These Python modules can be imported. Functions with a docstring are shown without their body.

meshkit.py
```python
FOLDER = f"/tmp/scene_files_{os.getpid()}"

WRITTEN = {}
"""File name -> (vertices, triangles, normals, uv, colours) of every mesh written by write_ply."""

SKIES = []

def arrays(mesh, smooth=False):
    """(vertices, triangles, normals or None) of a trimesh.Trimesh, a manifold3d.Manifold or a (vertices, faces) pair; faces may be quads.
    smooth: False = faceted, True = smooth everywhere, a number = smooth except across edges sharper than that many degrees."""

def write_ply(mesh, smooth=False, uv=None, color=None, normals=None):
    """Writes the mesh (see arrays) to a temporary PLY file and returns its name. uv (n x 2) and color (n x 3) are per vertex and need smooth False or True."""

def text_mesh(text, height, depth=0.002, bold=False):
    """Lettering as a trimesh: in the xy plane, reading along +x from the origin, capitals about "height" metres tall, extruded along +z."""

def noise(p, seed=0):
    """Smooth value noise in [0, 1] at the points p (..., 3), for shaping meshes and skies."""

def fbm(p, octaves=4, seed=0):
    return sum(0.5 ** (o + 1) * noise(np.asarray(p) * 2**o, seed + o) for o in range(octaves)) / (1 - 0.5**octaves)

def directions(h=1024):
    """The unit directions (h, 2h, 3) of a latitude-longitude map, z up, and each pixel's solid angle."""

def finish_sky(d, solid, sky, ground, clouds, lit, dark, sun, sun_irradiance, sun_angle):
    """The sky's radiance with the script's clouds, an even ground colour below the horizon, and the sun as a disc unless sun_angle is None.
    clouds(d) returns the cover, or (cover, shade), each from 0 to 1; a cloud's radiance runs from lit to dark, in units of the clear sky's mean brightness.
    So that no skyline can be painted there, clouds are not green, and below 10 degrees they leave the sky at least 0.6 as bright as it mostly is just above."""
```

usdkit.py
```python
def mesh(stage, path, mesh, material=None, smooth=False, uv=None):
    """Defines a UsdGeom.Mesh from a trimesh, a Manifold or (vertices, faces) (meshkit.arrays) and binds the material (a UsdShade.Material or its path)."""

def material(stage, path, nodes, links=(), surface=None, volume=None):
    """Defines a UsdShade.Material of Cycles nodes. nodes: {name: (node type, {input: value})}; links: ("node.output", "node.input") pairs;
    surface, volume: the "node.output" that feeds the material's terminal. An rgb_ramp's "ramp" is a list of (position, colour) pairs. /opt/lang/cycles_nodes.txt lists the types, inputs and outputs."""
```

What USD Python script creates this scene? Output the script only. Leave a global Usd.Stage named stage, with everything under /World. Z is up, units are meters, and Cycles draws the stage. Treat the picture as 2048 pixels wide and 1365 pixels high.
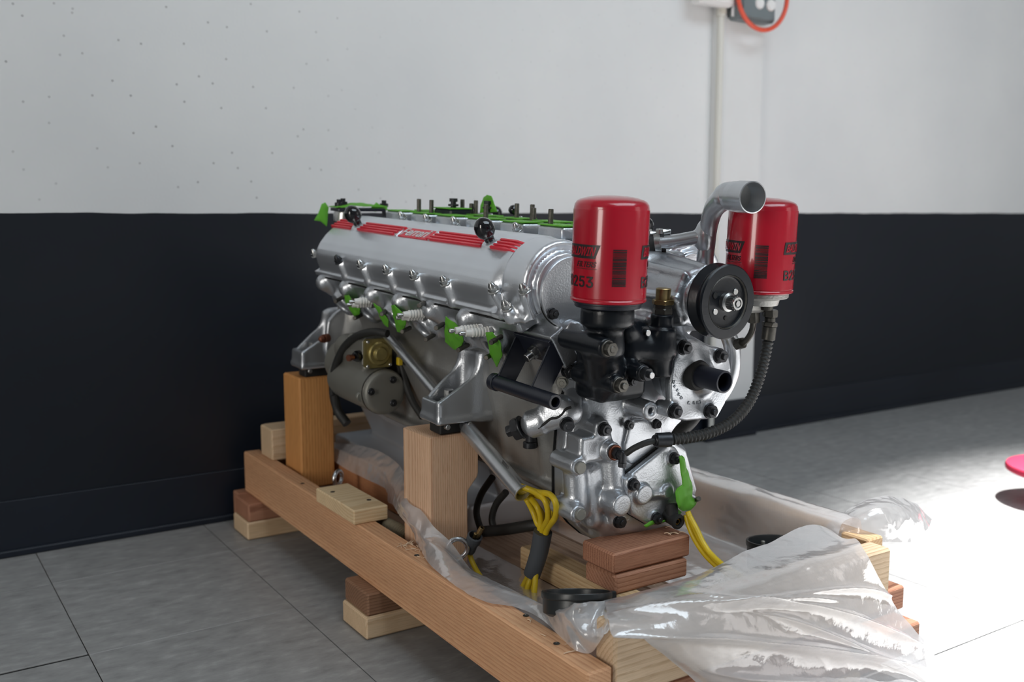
import math, random
import numpy as np, trimesh, shapely
from shapely.geometry import Polygon
import manifold3d as m3
import usdkit, meshkit
from pxr import Usd, UsdGeom, UsdLux, UsdShade, Gf, Sdf, Vt

# ---------------------------------------------------------------- camera, lights, exposure
stage = Usd.Stage.CreateInMemory()
UsdGeom.SetStageUpAxis(stage, 'Z'); UsdGeom.SetStageMetersPerUnit(stage, 1.0)
UsdGeom.Xform.Define(stage, '/World'); UsdGeom.Scope.Define(stage, '/World/Looks')
W, H, FPX, CAM_Z = 2048, 1365, 1991.0, 0.68
PITCH, YAW = math.atan((682.5 - 427) / FPX), math.radians(33.0)
FWD = np.array([math.sin(YAW) * math.cos(PITCH), math.cos(YAW) * math.cos(PITCH), -math.sin(PITCH)])
RGT = np.array([math.cos(YAW), -math.sin(YAW), 0.0]); UPV = np.cross(RGT, FWD); EYE = np.array([0, 0, CAM_Z])
cam = UsdGeom.Camera.Define(stage, '/World/camera')
cam.CreateFocalLengthAttr(35.0); cam.CreateHorizontalApertureAttr(35.0 * W / FPX); cam.CreateVerticalApertureAttr(35.0 * H / FPX)
cam.CreateClippingRangeAttr(Gf.Vec2f(0.05, 100)); cam.CreateFStopAttr(4.5); cam.CreateFocusDistanceAttr(1.36)
cam.CreateExposureAttr(0.0)
cam.AddTransformOp().Set(Gf.Matrix4d(*RGT, 0, *UPV, 0, *(-FWD), 0, *EYE, 1))


def look_at(prim, pos, target):
    z = np.asarray(pos, float) - np.asarray(target, float); z /= np.linalg.norm(z)
    x = np.cross([0, 0, 1.0] if abs(z[2]) < .99 else [0, 1.0, 0], z); x /= np.linalg.norm(x); y = np.cross(z, x)
    UsdGeom.Xformable(prim).AddTransformOp().Set(Gf.Matrix4d(*x, 0, *y, 0, *z, 0, *map(float, pos), 1))


def rect_light(name, pos, target, w, h, intensity, color=(1, 1, 1)):
    l = UsdLux.RectLight.Define(stage, '/World/' + name)
    l.CreateWidthAttr(w); l.CreateHeightAttr(h); l.CreateIntensityAttr(intensity); l.CreateColorAttr(Gf.Vec3f(*color))
    look_at(l, pos, target)
    return l


dome = UsdLux.DomeLight.Define(stage, '/World/sky'); dome.CreateIntensityAttr(0.25); dome.CreateColorAttr(Gf.Vec3f(.8, .9, 1.0))
# daylight of the workshop: roof light over the floor, big door opening to the right behind the camera, small door to the left
rect_light('roof_light', (1.5, -0.9, 3.35), (1.5, -0.9, 0), 3.4, 2.0, 4.3, (.77, .90, 1.0))
rect_light('door_daylight', (5.3, -2.6, 1.7), (1.2, 1.2, .9), 2.6, 2.8, 0.9, (1.0, .95, .93))
rect_light('side_door_daylight', (-3.2, -0.25, 1.25), (1.0, 0.9, .8), 1.0, 2.1, 8.5, (1.0, .96, .90))
# added spot standing in for diffused sunlight; soft-edged pool right of the crate
spot = UsdLux.SphereLight.Define(stage, '/World/sun_patch_spot'); spot.CreateRadiusAttr(0.03); spot.CreateIntensityAttr(112000.0)
sh = UsdLux.ShapingAPI.Apply(spot.GetPrim()); sh.CreateShapingConeAngleAttr(31.0); sh.CreateShapingConeSoftnessAttr(0.8)
look_at(spot, (2.65, 0.85, 3.1), (2.43, 0.0, 0))

# ---------------------------------------------------------------- names, parts, labels
USED = {}


def numbered(parent, name):
    k = (parent, name); USED[k] = USED.get(k, -1) + 1
    return name if USED[k] == 0 else '%s_%03d' % (name, USED[k])


def keys(p, label=None, cat=None, group=None, kind=None):
    for k, v in (('label', label), ('category', cat), ('group', group), ('kind', kind)):
        if v: p.SetCustomDataByKey(k, v)
    return p


def thing(name, label, cat, loc=(0, 0, 0), mat=None, group=None, kind=None):
    x = UsdGeom.Xform.Define(stage, '/World/' + numbered('/World', name))
    if mat is None: x.AddTranslateOp().Set(Gf.Vec3d(*map(float, loc)))
    else: x.AddTransformOp().Set(Gf.Matrix4d(*[float(q) for q in mat]))
    return keys(x.GetPrim(), label, cat, group, kind)


def obj(name, mesh, mat, parent=None, smooth=35, label=None, cat=None, group=None, kind=None, origin=None):
    base = '/World' if parent is None else str(parent.GetPath())
    if isinstance(mesh, list): mesh = join(mesh)
    if not isinstance(mesh, trimesh.Trimesh): mesh = tm(mesh)
    if origin is not None: mesh = mesh.copy(); mesh.apply_translation(-np.asarray(origin, float))
    m = usdkit.mesh(stage, base + '/' + numbered(base, name), mesh, mat, smooth=smooth)
    if origin is not None: m.AddTranslateOp().Set(Gf.Vec3d(*map(float, origin)))
    return keys(m.GetPrim(), label, cat, group, kind)


def copy_of(src, name, **kw):
    """A repeat of a part (its own prim) that references the first one."""
    base = str(src.GetPath().GetParentPath())
    p = stage.DefinePrim(base + '/' + numbered(base, name)); p.GetReferences().AddInternalReference(src.GetPath())
    return keys(p, **kw)


# ---------------------------------------------------------------- shapes
def tm(m):
    v, f, _ = meshkit.arrays(m)
    return trimesh.Trimesh(v, f, process=False)


def join(ms): return trimesh.util.concatenate([x if isinstance(x, trimesh.Trimesh) else tm(x) for x in ms])


def nrm(a): a = np.asarray(a, float); return a / np.linalg.norm(a)


def frame_to(axis):
    z = nrm(axis); x = np.cross(z, [0, 0, 1.0]) if abs(z[2]) < .95 else np.cross(z, [0, 1.0, 0]); x = nrm(x)
    return np.stack([x, np.cross(z, x), z], 1)


def place(mesh, o=(0, 0, 0), R=None):
    m = mesh.copy(); T = np.eye(4)
    if R is not None: T[:3, :3] = R
    T[:3, 3] = o; m.apply_transform(T); return m


def lathe(prof, o=(0, 0, 0), axis=(0, 0, 1), n=32):
    """Closed of revolution of (r, z) points about the axis through o."""
    prof = [(max(r, 1e-5), z) for r, z in prof]
    p = np.array(prof); a = np.linspace(0, 2 * math.pi, n, endpoint=False)
    v = np.stack([np.outer(p[:, 0], np.cos(a)), np.outer(p[:, 0], np.sin(a)), np.repeat(p[:, 1:2], n, 1)], -1).reshape(-1, 3)
    f = []; k = len(p)
    for i in range(k - 1):
        for j in range(n):
            q = (j + 1) % n; f += [(i * n + j, i * n + q, (i + 1) * n + q), (i * n + j, (i + 1) * n + q, (i + 1) * n + j)]
    m = trimesh.Trimesh(v, f, process=False); m.merge_vertices(); m.update_faces(m.nondegenerate_faces())
    if m.volume < 0: m.invert()
    return place(m, o, frame_to(axis))


def cyl(a, b, r, r2=None, ch=.0008, n=24):
    a, b = np.asarray(a, float), np.asarray(b, float); L = np.linalg.norm(b - a); r2 = r if r2 is None else r2
    ch = min(ch, L * .3, r * .3)
    return lathe([(0, 0), (r - ch, 0), (r, ch), (r2, L - ch), (r2 - ch, L), (0, L)], a, b - a, n)


def pipe(a, b, r, ri, n=28):
    a, b = np.asarray(a, float), np.asarray(b, float); L = np.linalg.norm(b - a); c = min(.0008, (r - ri) / 3)
    return lathe([(ri, 0), (r - c, 0), (r, c), (r, L - c), (r - c, L), (ri, L), (ri, 0)], a, b - a, n)


def hexa(a, b, r, ch=.0012):
    """Hexagonal prism with chamfered corners, r across corners."""
    a, b = np.asarray(a, float), np.asarray(b, float); L = np.linalg.norm(b - a)
    h6 = m3.Manifold.cylinder(L, r, r, 6); rr = r * .93
    c = tm(m3.Manifold.revolve(m3.CrossSection([[(0, 0), (rr, 0), (r * 1.02, ch * 1.6), (r * 1.02, L - ch * 1.6), (rr, L), (0, L)]]), 24) ^ h6)
    return place(c, a, frame_to(b - a))


def bolt(p, d, r=.0075, h=.007, washer=True, stud=.0):
    """Hex head (r across corners) seated at p, pointing along d, on a washer; stud: a threaded end beyond it."""
    p, d = np.asarray(p, float), nrm(d); out = []; z = 0
    if washer: out.append(cyl(p - d * .001, p + d * .0018, r * 1.18)); z = .0018
    out.append(hexa(p + d * z, p + d * (z + h), r))
    if stud: out.append(cyl(p + d * (z + h * .5), p + d * (z + h + stud), r * .5, n=12))
    else: out.append(cyl(p + d * (z + h * .5), p + d * (z + h + .0006), r * .55, n=16))
    return join(out)


def spline(pts, n=8):
    """Catmull-Rom through the points."""
    p = np.asarray(pts, float); p = np.vstack([2 * p[0] - p[1], p, 2 * p[-1] - p[-2]]); out = []
    for i in range(1, len(p) - 2):
        for t in np.linspace(0, 1, n, endpoint=False):
            a, b, c, d = p[i - 1:i + 3]
            out.append(.5 * ((2 * b) + (c - a) * t + (2 * a - 5 * b + 4 * c - d) * t ** 2 + (3 * b - a - 3 * c + d) * t ** 3))
    return np.vstack([out, p[-2]])


def sweep(path, r, n=12, cap=True, ri=None):
    """Tube along a path; r a number or one per point."""
    p = np.asarray(path, float); r = np.broadcast_to(np.asarray(r, float), len(p))
    t = np.gradient(p, axis=0); t /= np.linalg.norm(t, axis=1)[:, None]
    u = frame_to(t[0])[:, 0]; rings = []; a = np.linspace(0, 2 * math.pi, n, endpoint=False)
    for i in range(len(p)):
        u = nrm(u - t[i] * (u @ t[i])); w = np.cross(t[i], u)
        rings.append(p[i] + r[i] * (np.outer(np.cos(a), u) + np.outer(np.sin(a), w)))
    v = np.vstack(rings); f = []
    for i in range(len(p) - 1):
        for j in range(n):
            q = (j + 1) % n; f += [(i * n + j, i * n + q, (i + 1) * n + q), (i * n + j, (i + 1) * n + q, (i + 1) * n + j)]
    if cap:
        v = np.vstack([v, p[0], p[-1]]); k = len(v)
        for j in range(n):
            q = (j + 1) % n; f += [(k - 2, q, j), (k - 1, (len(p) - 1) * n + j, (len(p) - 1) * n + q)]
    m = trimesh.Trimesh(v, f, process=False)
    if cap and m.volume < 0: m.invert()
    return m


def rbox(c, half, R=None, ch=.002):
    """Box with chamfered edges."""
    hx, hy, hz = half; ch = min(ch, .45 * min(half)); pts = []
    for sx in (-1, 1):
        for sy in (-1, 1):
            for sz in (-1, 1):
                pts += [(sx * hx, sy * (hy - ch), sz * (hz - ch)), (sx * (hx - ch), sy * hy, sz * (hz - ch)), (sx * (hx - ch), sy * (hy - ch), sz * hz)]
    return place(trimesh.convex.convex_hull(np.array(pts)), c, R)


def box2(lo, hi, ch=.002): lo, hi = np.asarray(lo, float), np.asarray(hi, float); return rbox((lo + hi) / 2, (hi - lo) / 2, None, ch)


def prism(poly, o, ex, ey, depth, bevel=0):
    """Polygon in the (ex, ey) plane at o, extruded by depth along ex x ey, its far edge bevelled."""
    ex, ey = nrm(ex), nrm(ey); R = np.stack([ex, ey, np.cross(ex, ey)], 1)
    P = poly if isinstance(poly, Polygon) else Polygon(poly); P = shapely.geometry.polygon.orient(P)
    if not bevel: m = trimesh.creation.extrude_polygon(P, depth, engine='earcut')
    else:
        m = trimesh.creation.extrude_polygon(P, depth - bevel, engine='earcut')
        q = P.buffer(-bevel)
        if len(P.interiors) == 0 and q.geom_type == 'Polygon':
            def ring(g, k): return np.array([g.exterior.interpolate(t, normalized=True).coords[0] for t in np.linspace(0, 1, k, endpoint=False)])
            k = 72; a = ring(P, k); b = ring(q, k); b = np.roll(b, -np.argmin(np.linalg.norm(b - a[0], axis=1)), 0)
            v = np.vstack([np.c_[a, np.zeros(k)], np.c_[a, np.full(k, depth - bevel)], np.c_[b, np.full(k, depth)]]); f = []
            for s in (0, 1):
                for j in range(k): n = (j + 1) % k; f += [(s * k + j, s * k + n, (s + 1) * k + n), (s * k + j, (s + 1) * k + n, (s + 1) * k + j)]
            caps = []
            for ringpts, z, flip in ((a, 0, True), (b, depth, False)):
                vv, ff = trimesh.creation.triangulate_polygon(Polygon(ringpts), engine='earcut')
                caps.append(trimesh.Trimesh(np.c_[vv, np.full(len(vv), z)], ff[:, ::-1] if flip else ff, process=False))
            m = join([trimesh.Trimesh(v, f, process=False)] + caps); m.merge_vertices()
    return place(m, o, R)


# ---------------------------------------------------------------- castings: smooth unions of distance fields, meshed by surface nets
def smin(a, b, k):
    if k <= 0: return np.minimum(a, b)
    h = np.maximum(k - np.abs(a - b), 0) / k
    return np.minimum(a, b) - h * h * k * .25


def s_cap(a, b, r, r2=None):
    a, b = np.asarray(a, np.float32), np.asarray(b, np.float32); r2 = r if r2 is None else r2; ba = b - a; L = float(ba @ ba)
    def f(P):
        h = np.clip(((P - a) @ ba) / L, 0, 1); d = P - a - h[:, None] * ba
        return np.sqrt((d * d).sum(1)) - (r + (r2 - r) * h)
    return f


def s_cyl(a, b, r, rd=.003, r2=None):
    a, b = np.asarray(a, np.float32), np.asarray(b, np.float32); L = float(np.linalg.norm(b - a)); ax = (b - a) / L; r2 = r if r2 is None else r2
    def f(P):
        q = P - a; z = q @ ax; rr = np.sqrt(np.maximum((q * q).sum(1) - z * z, 0)); rad = r + (r2 - r) * np.clip(z / L, 0, 1)
        dx, dz = rr - rad + rd, np.abs(z - L / 2) - L / 2 + rd
        return np.minimum(np.maximum(dx, dz), 0) + np.sqrt(np.maximum(dx, 0) ** 2 + np.maximum(dz, 0) ** 2) - rd
    return f


def s_box(c, half, R=None, rd=.003):
    c, half = np.asarray(c, np.float32), np.asarray(half, np.float32) - rd
    def f(P):
        q = P - c
        if R is not None: q = q @ np.asarray(R, np.float32)
        q = np.abs(q) - half
        return np.sqrt((np.maximum(q, 0) ** 2).sum(1)) + np.minimum(q.max(1), 0) - rd
    return f


def s_poly(poly, o, ex, ey, d0, d1, rd=.003):
    """Polygon in the plane (ex, ey) at o, between depths d0 and d1 along ex x ey."""
    ex, ey = nrm(ex), nrm(ey); R = np.stack([ex, ey, np.cross(ex, ey)], 1).astype(np.float32); o = np.asarray(o, np.float32)
    V = np.asarray(poly, np.float32)
    def f(P):
        q = (P - o) @ R; p2 = q[:, :2]; d = np.full(len(P), 1e9, np.float32); s = np.ones(len(P), np.float32)
        for i in range(len(V)):
            a, b = V[i], V[i - 1]; e = b - a; w = p2 - a
            t = np.clip((w @ e) / (e @ e), 0, 1); z = w - t[:, None] * e; d = np.minimum(d, (z * z).sum(1))
            c1, c2 = p2[:, 1] >= a[1], p2[:, 1] < b[1]; c3 = e[0] * w[:, 1] > e[1] * w[:, 0]
            s[(c1 & c2 & c3) | (~c1 & ~c2 & ~c3)] *= -1
        dx = s * np.sqrt(d) + rd; dz = np.abs(q[:, 2] - (d0 + d1) / 2) - abs(d1 - d0) / 2 + rd
        return np.minimum(np.maximum(dx, dz), 0) + np.sqrt(np.maximum(dx, 0) ** 2 + np.maximum(dz, 0) ** 2) - rd
    return f


def s_union(parts, k=.006):
    """parts: fields, or (field, k), or ('-', field, k) to cut."""
    def f(P):
        d = None
        for q in parts:
            if isinstance(q, tuple) and q[0] == '-': d = -smin(-d, q[1](P), q[2])
            else:
                g, kk = q if isinstance(q, tuple) else (q, k); v = g(P); d = v if d is None else smin(d, v, kk)
        return d
    return f


def nets(f, lo, hi, h):
    """Surface nets of f < 0 inside the box lo..hi, cell size h; fine samples only near the surface."""
    lo = np.asarray(lo, float); B = 4; n = np.ceil((np.asarray(hi, float) - lo) / (h * B)).astype(int) * B
    g = n // B; cc = np.stack(np.meshgrid(*[(np.arange(k) + .5) * B * h for k in g], indexing='ij'), -1).reshape(-1, 3) + lo
    dc = f(cc.astype(np.float32)).reshape(g)
    F = np.ones(n + 1, np.float32)
    sgn = np.where(dc < 0, -1, 1).astype(np.float32); big = np.repeat(np.repeat(np.repeat(sgn, B, 0), B, 1), B, 2); F[:-1, :-1, :-1] = big
    act = np.abs(dc) < B * h * 1.25; A = np.zeros(n + 1, bool); ab = np.repeat(np.repeat(np.repeat(act, B, 0), B, 1), B, 2)
    for dx in (0, 1):
        for dy in (0, 1):
            for dz in (0, 1): A[dx:dx + n[0], dy:dy + n[1], dz:dz + n[2]] |= ab
    idx = np.argwhere(A); P = (idx * h + lo).astype(np.float32); out = np.empty(len(P), np.float32)
    for i in range(0, len(P), 200000): out[i:i + 200000] = f(P[i:i + 200000])
    F[A] = out
    s = F < 0; c = np.zeros(n, np.int8)
    corners = [(a, b, d) for a in (0, 1) for b in (0, 1) for d in (0, 1)]
    for a, b, d in corners: c += s[a:a + n[0], b:b + n[1], d:d + n[2]]
    cells = np.argwhere((c > 0) & (c < 8)); ids = np.full(n, -1, np.int64); ids[tuple(cells.T)] = np.arange(len(cells))
    vals = np.stack([F[tuple((cells + k).T)] for k in corners], 1); cor = np.array(corners, float)
    acc = np.zeros((len(cells), 3)); cnt = np.zeros(len(cells))
    for i in range(8):
        for j in range(i + 1, 8):
            if np.abs(cor[i] - cor[j]).sum() == 1:
                x = (vals[:, i] < 0) != (vals[:, j] < 0); t = np.where(x, vals[:, i] / np.where(x, vals[:, i] - vals[:, j], 1), 0)
                acc += np.where(x[:, None], cor[i] + t[:, None] * (cor[j] - cor[i]), 0); cnt += x
    v = lo + h * (cells + acc / np.maximum(cnt, 1)[:, None]); faces = []
    for ax in range(3):
        b, d = (ax + 1) % 3, (ax + 2) % 3; sl0 = [slice(None)] * 3; sl1 = [slice(None)] * 3; sl0[ax] = slice(0, -1); sl1[ax] = slice(1, None)
        e = np.argwhere(s[tuple(sl0)] != s[tuple(sl1)]); e = e[(e[:, b] > 0) & (e[:, d] > 0) & (e[:, b] < n[b]) & (e[:, d] < n[d])]
        if not len(e): continue
        def at_(db, dd): q = e.copy(); q[:, b] -= db; q[:, d] -= dd; return ids[tuple(q.T)]
        q = np.stack([at_(1, 1), at_(0, 1), at_(0, 0), at_(1, 0)], 1); flip = ~s[tuple(e.T)]
        q[flip] = q[flip][:, ::-1]; faces.append(q)
    q = np.vstack(faces); q = q[(q >= 0).all(1)]
    m = trimesh.Trimesh(v, np.vstack([q[:, [0, 1, 2]], q[:, [0, 2, 3]]]), process=False)
    import scipy.sparse as sp, scipy.sparse.csgraph
    fc = m.faces; g = sp.coo_matrix((np.ones(len(fc) * 2), (np.r_[fc[:, 0], fc[:, 1]], np.r_[fc[:, 1], fc[:, 2]])), shape=(len(v), len(v)))
    lab = sp.csgraph.connected_components(g, directed=False)[1][fc[:, 0]]; m.update_faces(lab == np.bincount(lab).argmax()); m.remove_unreferenced_vertices()
    if m.volume < 0: m.invert()
    return m


# ---------------------------------------------------------------- materials
LOOK = {}


def mat(name, nodes, links, surface):
    LOOK[name] = usdkit.material(stage, '/World/Looks/' + name, nodes, links, surface=surface); return LOOK[name]


def plain(name, color, rough=.5, metal=0., grain=0., gscale=200., vary=.0, vscale=6., coat=0., spec=.5, croll=.05):
    """Principled paint or metal with fine grain relief and slight tone variation."""
    N = {'tc': ('texture_coordinate', {}), 'p': ('principled_bsdf', dict(base_color=color, roughness=rough, metallic=metal, coat_weight=coat, coat_roughness=croll, specular_ior_level=spec))}
    L = []
    if grain:
        N |= {'g': ('noise_texture', dict(scale=gscale, detail=3.)), 'b': ('bump', dict(strength=grain, distance=.001))}
        L += [('tc.object', 'g.vector'), ('g.fac', 'b.height'), ('b.normal', 'p.normal')]
    if vary:
        lo = tuple(c * (1 - vary) for c in color); hi = tuple(min(c * (1 + vary), 1) for c in color)
        N |= {'v': ('noise_texture', dict(scale=vscale, detail=4.)), 'r': ('rgb_ramp', dict(ramp=[(.3, lo), (.7, hi)]))}
        L += [('tc.object', 'v.vector'), ('v.fac', 'r.fac'), ('r.color', 'p.base_color')]
    return mat(name, N, L, 'p.BSDF')


def wood(name, light, dark, along='y', ring=70., seed=0., rough=.6, off=(0, 0, 0), knots=.0):
    """Sawn softwood: growth rings about an axis parallel to the board's length, fine fibres, blotches."""
    ax = 'xyz'.index(along); sc = [1., 1., 1.]; sc[ax] = .06; fs = [900., 900., 900.]; fs[ax] = 25.
    N = {'geo': ('geometry', {}), 'mp': ('mapping', dict(location=(off[0] + seed * .013, off[1] + seed * .007, off[2] - seed * .011), scale=tuple(sc))),
         'w': ('wave_texture', dict(wave_type='rings', rings_direction=along, profile='saw', scale=ring, distortion=2.2, detail=2., detail_scale=9.)),
         'fm': ('mapping', dict(scale=tuple(fs), location=(seed, seed * 2, seed * 3))), 'f': ('noise_texture', dict(scale=1., detail=3.)),
         'bm': ('mapping', dict(scale=tuple(3 * s for s in sc), location=(seed * 3, seed, 0))), 'bn': ('noise_texture', dict(scale=4., detail=4.)),
         'r': ('rgb_ramp', dict(ramp=[(0, light), (.55, tuple((a * .75 + b * .25) for a, b in zip(light, dark))), (.9, dark), (1, light)])),
         'fr': ('rgb_ramp', dict(ramp=[(.3, (.90, .885, .87)), (.65, (1.10, 1.09, 1.08))])), 'br': ('rgb_ramp', dict(ramp=[(.35, (.90, .87, .84)), (.65, (1.10, 1.08, 1.06))])),
         'm1': ('mix', dict(mix_type='multiply', fac=.85)), 'm2': ('mix', dict(mix_type='multiply', fac=.8)),
         'b': ('bump', dict(strength=.25, distance=.001)), 'p': ('principled_bsdf', dict(roughness=rough, specular_ior_level=.3))}
    L = [('geo.position', 'mp.vector'), ('mp.vector', 'w.vector'), ('geo.position', 'fm.vector'), ('fm.vector', 'f.vector'), ('geo.position', 'bm.vector'), ('bm.vector', 'bn.vector'),
         ('w.fac', 'r.fac'), ('f.fac', 'fr.fac'), ('bn.fac', 'br.fac'), ('r.color', 'm1.color1'), ('fr.color', 'm1.color2'), ('m1.color', 'm2.color1'), ('br.color', 'm2.color2'),
         ('m2.color', 'p.base_color'), ('f.fac', 'b.height'), ('b.normal', 'p.normal')]
    return mat(name, N, L, 'p.BSDF')


def at(x, y, X=None, Y=None, Z=None):
    """The point of the room seen at pixel (x, y) on the plane X, Y or Z = const."""
    d = FWD + RGT * (x - W / 2) / FPX + UPV * (H / 2 - y) / FPX
    t = (X - EYE[0]) / d[0] if X is not None else (Y - EYE[1]) / d[1] if Y is not None else (Z - EYE[2]) / d[2]
    return EYE + t * d

# ---------------------------------------------------------------- the room
WY = 2.155
# wall paint: white above, dark navy below a hand-cut line, scuffs and specks on the white
mat('wall_paint', {
    'geo': ('geometry', {}), 'xyz': ('separate_xyz', {}), 'edge': ('noise_texture', dict(scale=9., detail=3.)), 'ea': ('math', dict(math_type='multiply_add', value2=.006, value3=-.003)),
    'z': ('math', dict(math_type='add')), 'step': ('math', dict(math_type='greater_than', value2=.6805)),
    'sp': ('voronoi_texture', dict(dimensions='2D', scale=14., randomness=1.)), 'spm': ('combine_xyz', {}), 'sps': ('math', dict(math_type='less_than', value2=.034)),
    'dens': ('noise_texture', dict(scale=1.1, detail=2.)), 'densr': ('map_range', dict(from_min=.36, from_max=.52, to_min=0., to_max=.75, clamp=True)),
    'xr': ('map_range', dict(from_min=.2, from_max=1.6, to_min=1., to_max=.15, clamp=True)), 'sm': ('math', dict(math_type='multiply')), 'sm2': ('math', dict(math_type='multiply')),
    'blot': ('noise_texture', dict(scale=2.2, detail=5.)), 'br': ('rgb_ramp', dict(ramp=[(.3, (.65, .655, .66)), (.7, (.72, .72, .715))])),
    'spot': ('mix', dict(color2=(.20, .19, .19))),
    'nb': ('noise_texture', dict(scale=3., detail=4.)), 'nr': ('rgb_ramp', dict(ramp=[(.3, (.0040, .0066, .0120)), (.7, (.0070, .0095, .0155))])),
    'mx': ('mix', {}), 'roller': ('noise_texture', dict(scale=160., detail=2.)), 'b': ('bump', dict(strength=.12, distance=.002)), 'rr': ('map_range', dict(to_min=.40, to_max=.6)), 'p': ('principled_bsdf', dict(roughness=.55, specular_ior_level=.45))},
    [('step.value', 'rr.value'), ('rr.result', 'p.roughness'), ('geo.position', 'xyz.vector'), ('geo.position', 'edge.vector'), ('edge.fac', 'ea.value1'), ('xyz.z', 'z.value1'), ('ea.value', 'z.value2'), ('z.value', 'step.value1'),
     ('xyz.x', 'spm.x'), ('xyz.z', 'spm.y'), ('spm.vector', 'sp.vector'), ('sp.distance', 'sps.value1'), ('geo.position', 'dens.vector'), ('dens.fac', 'densr.value'), ('xyz.x', 'xr.value'),
     ('densr.result', 'sm.value1'), ('sps.value', 'sm.value2'), ('sm.value', 'sm2.value1'), ('xr.result', 'sm2.value2'),
     ('geo.position', 'blot.vector'), ('blot.fac', 'br.fac'), ('br.color', 'spot.color1'), ('sm2.value', 'spot.fac'), ('geo.position', 'nb.vector'), ('nb.fac', 'nr.fac'),
     ('nr.color', 'mx.color1'), ('spot.color', 'mx.color2'), ('step.value', 'mx.fac'), ('mx.color', 'p.base_color'), ('geo.position', 'roller.vector'), ('roller.fac', 'b.height'), ('b.normal', 'p.normal')], 'p.BSDF')
plain('white_paint', (.69, .69, .685), .5, vary=.04, vscale=3.)
plain('beige_paint', (.60, .57, .50), .5, vary=.06)
plain('navy_vinyl', (.0065, .010, .018), .40, vary=.2, vscale=4.)
plain('black_seam', (.012, .012, .013), .8)
plain('shell_paint', (.36, .36, .36), .7)
obj('wall_back', box2((-3.6, WY, 0), (5.6, WY + .12, 3.4), 0), LOOK['wall_paint'], kind='structure', label='white workshop wall painted dark navy below a level line')
obj('wall_left', box2((-3.72, -5.0, 0), (-3.6, WY + .12, 3.4), 0), LOOK['shell_paint'], kind='structure', label='plain grey side wall of the workshop on the left')
obj('wall_right', box2((5.6, -5.0, 0), (5.72, WY + .12, 3.4), 0), LOOK['shell_paint'], kind='structure', label='plain grey side wall of the workshop on the right')
obj('wall_front', box2((-3.72, -5.12, 0), (5.72, -5.0, 3.4), 0), LOOK['shell_paint'], kind='structure', label='plain grey workshop wall behind the camera')
obj('ceiling', box2((-3.72, -5.12, 3.4), (5.72, WY + .12, 3.5), 0), LOOK['shell_paint'], kind='structure', label='plain grey workshop ceiling')
obj('baseboard_back', prism([(0, 0), (.016, 0), (.013, .006), (.006, .014), (.0035, .03), (.0035, .108), (.0015, .115), (0, .115)], (-3.6, WY, 0), (0, -1, 0), (0, 0, 1), -9.2) if False else
    join([box2((-3.6, WY - .005, .012), (2.078, WY + .001, .114), .0015), box2((2.275, WY - .005, .012), (5.6, WY + .001, .114), .0015), box2((-3.6, WY - .012, 0), (2.072, WY, .014), .005), box2((2.285, WY - .012, 0), (5.6, WY, .014), .005)]),
    LOOK['navy_vinyl'], kind='structure', label='dark navy coved vinyl baseboard along the back wall')
# shallow white pilaster with its own dark base
pil = thing('trim', 'shallow white wall pilaster reaching down to a dark navy base', None, (2.083, 2.133, 0), kind='structure')
obj('pilaster', box2((0, 0, .116), (.187, .023, 3.39), .002), LOOK['white_paint'], pil)
obj('pilaster_base', join([box2((-.006, -.006, .01), (.193, .023, .118), .0015), box2((-.012, -.012, 0), (.199, .023, .013), .004)]), LOOK['navy_vinyl'], pil)
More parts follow.
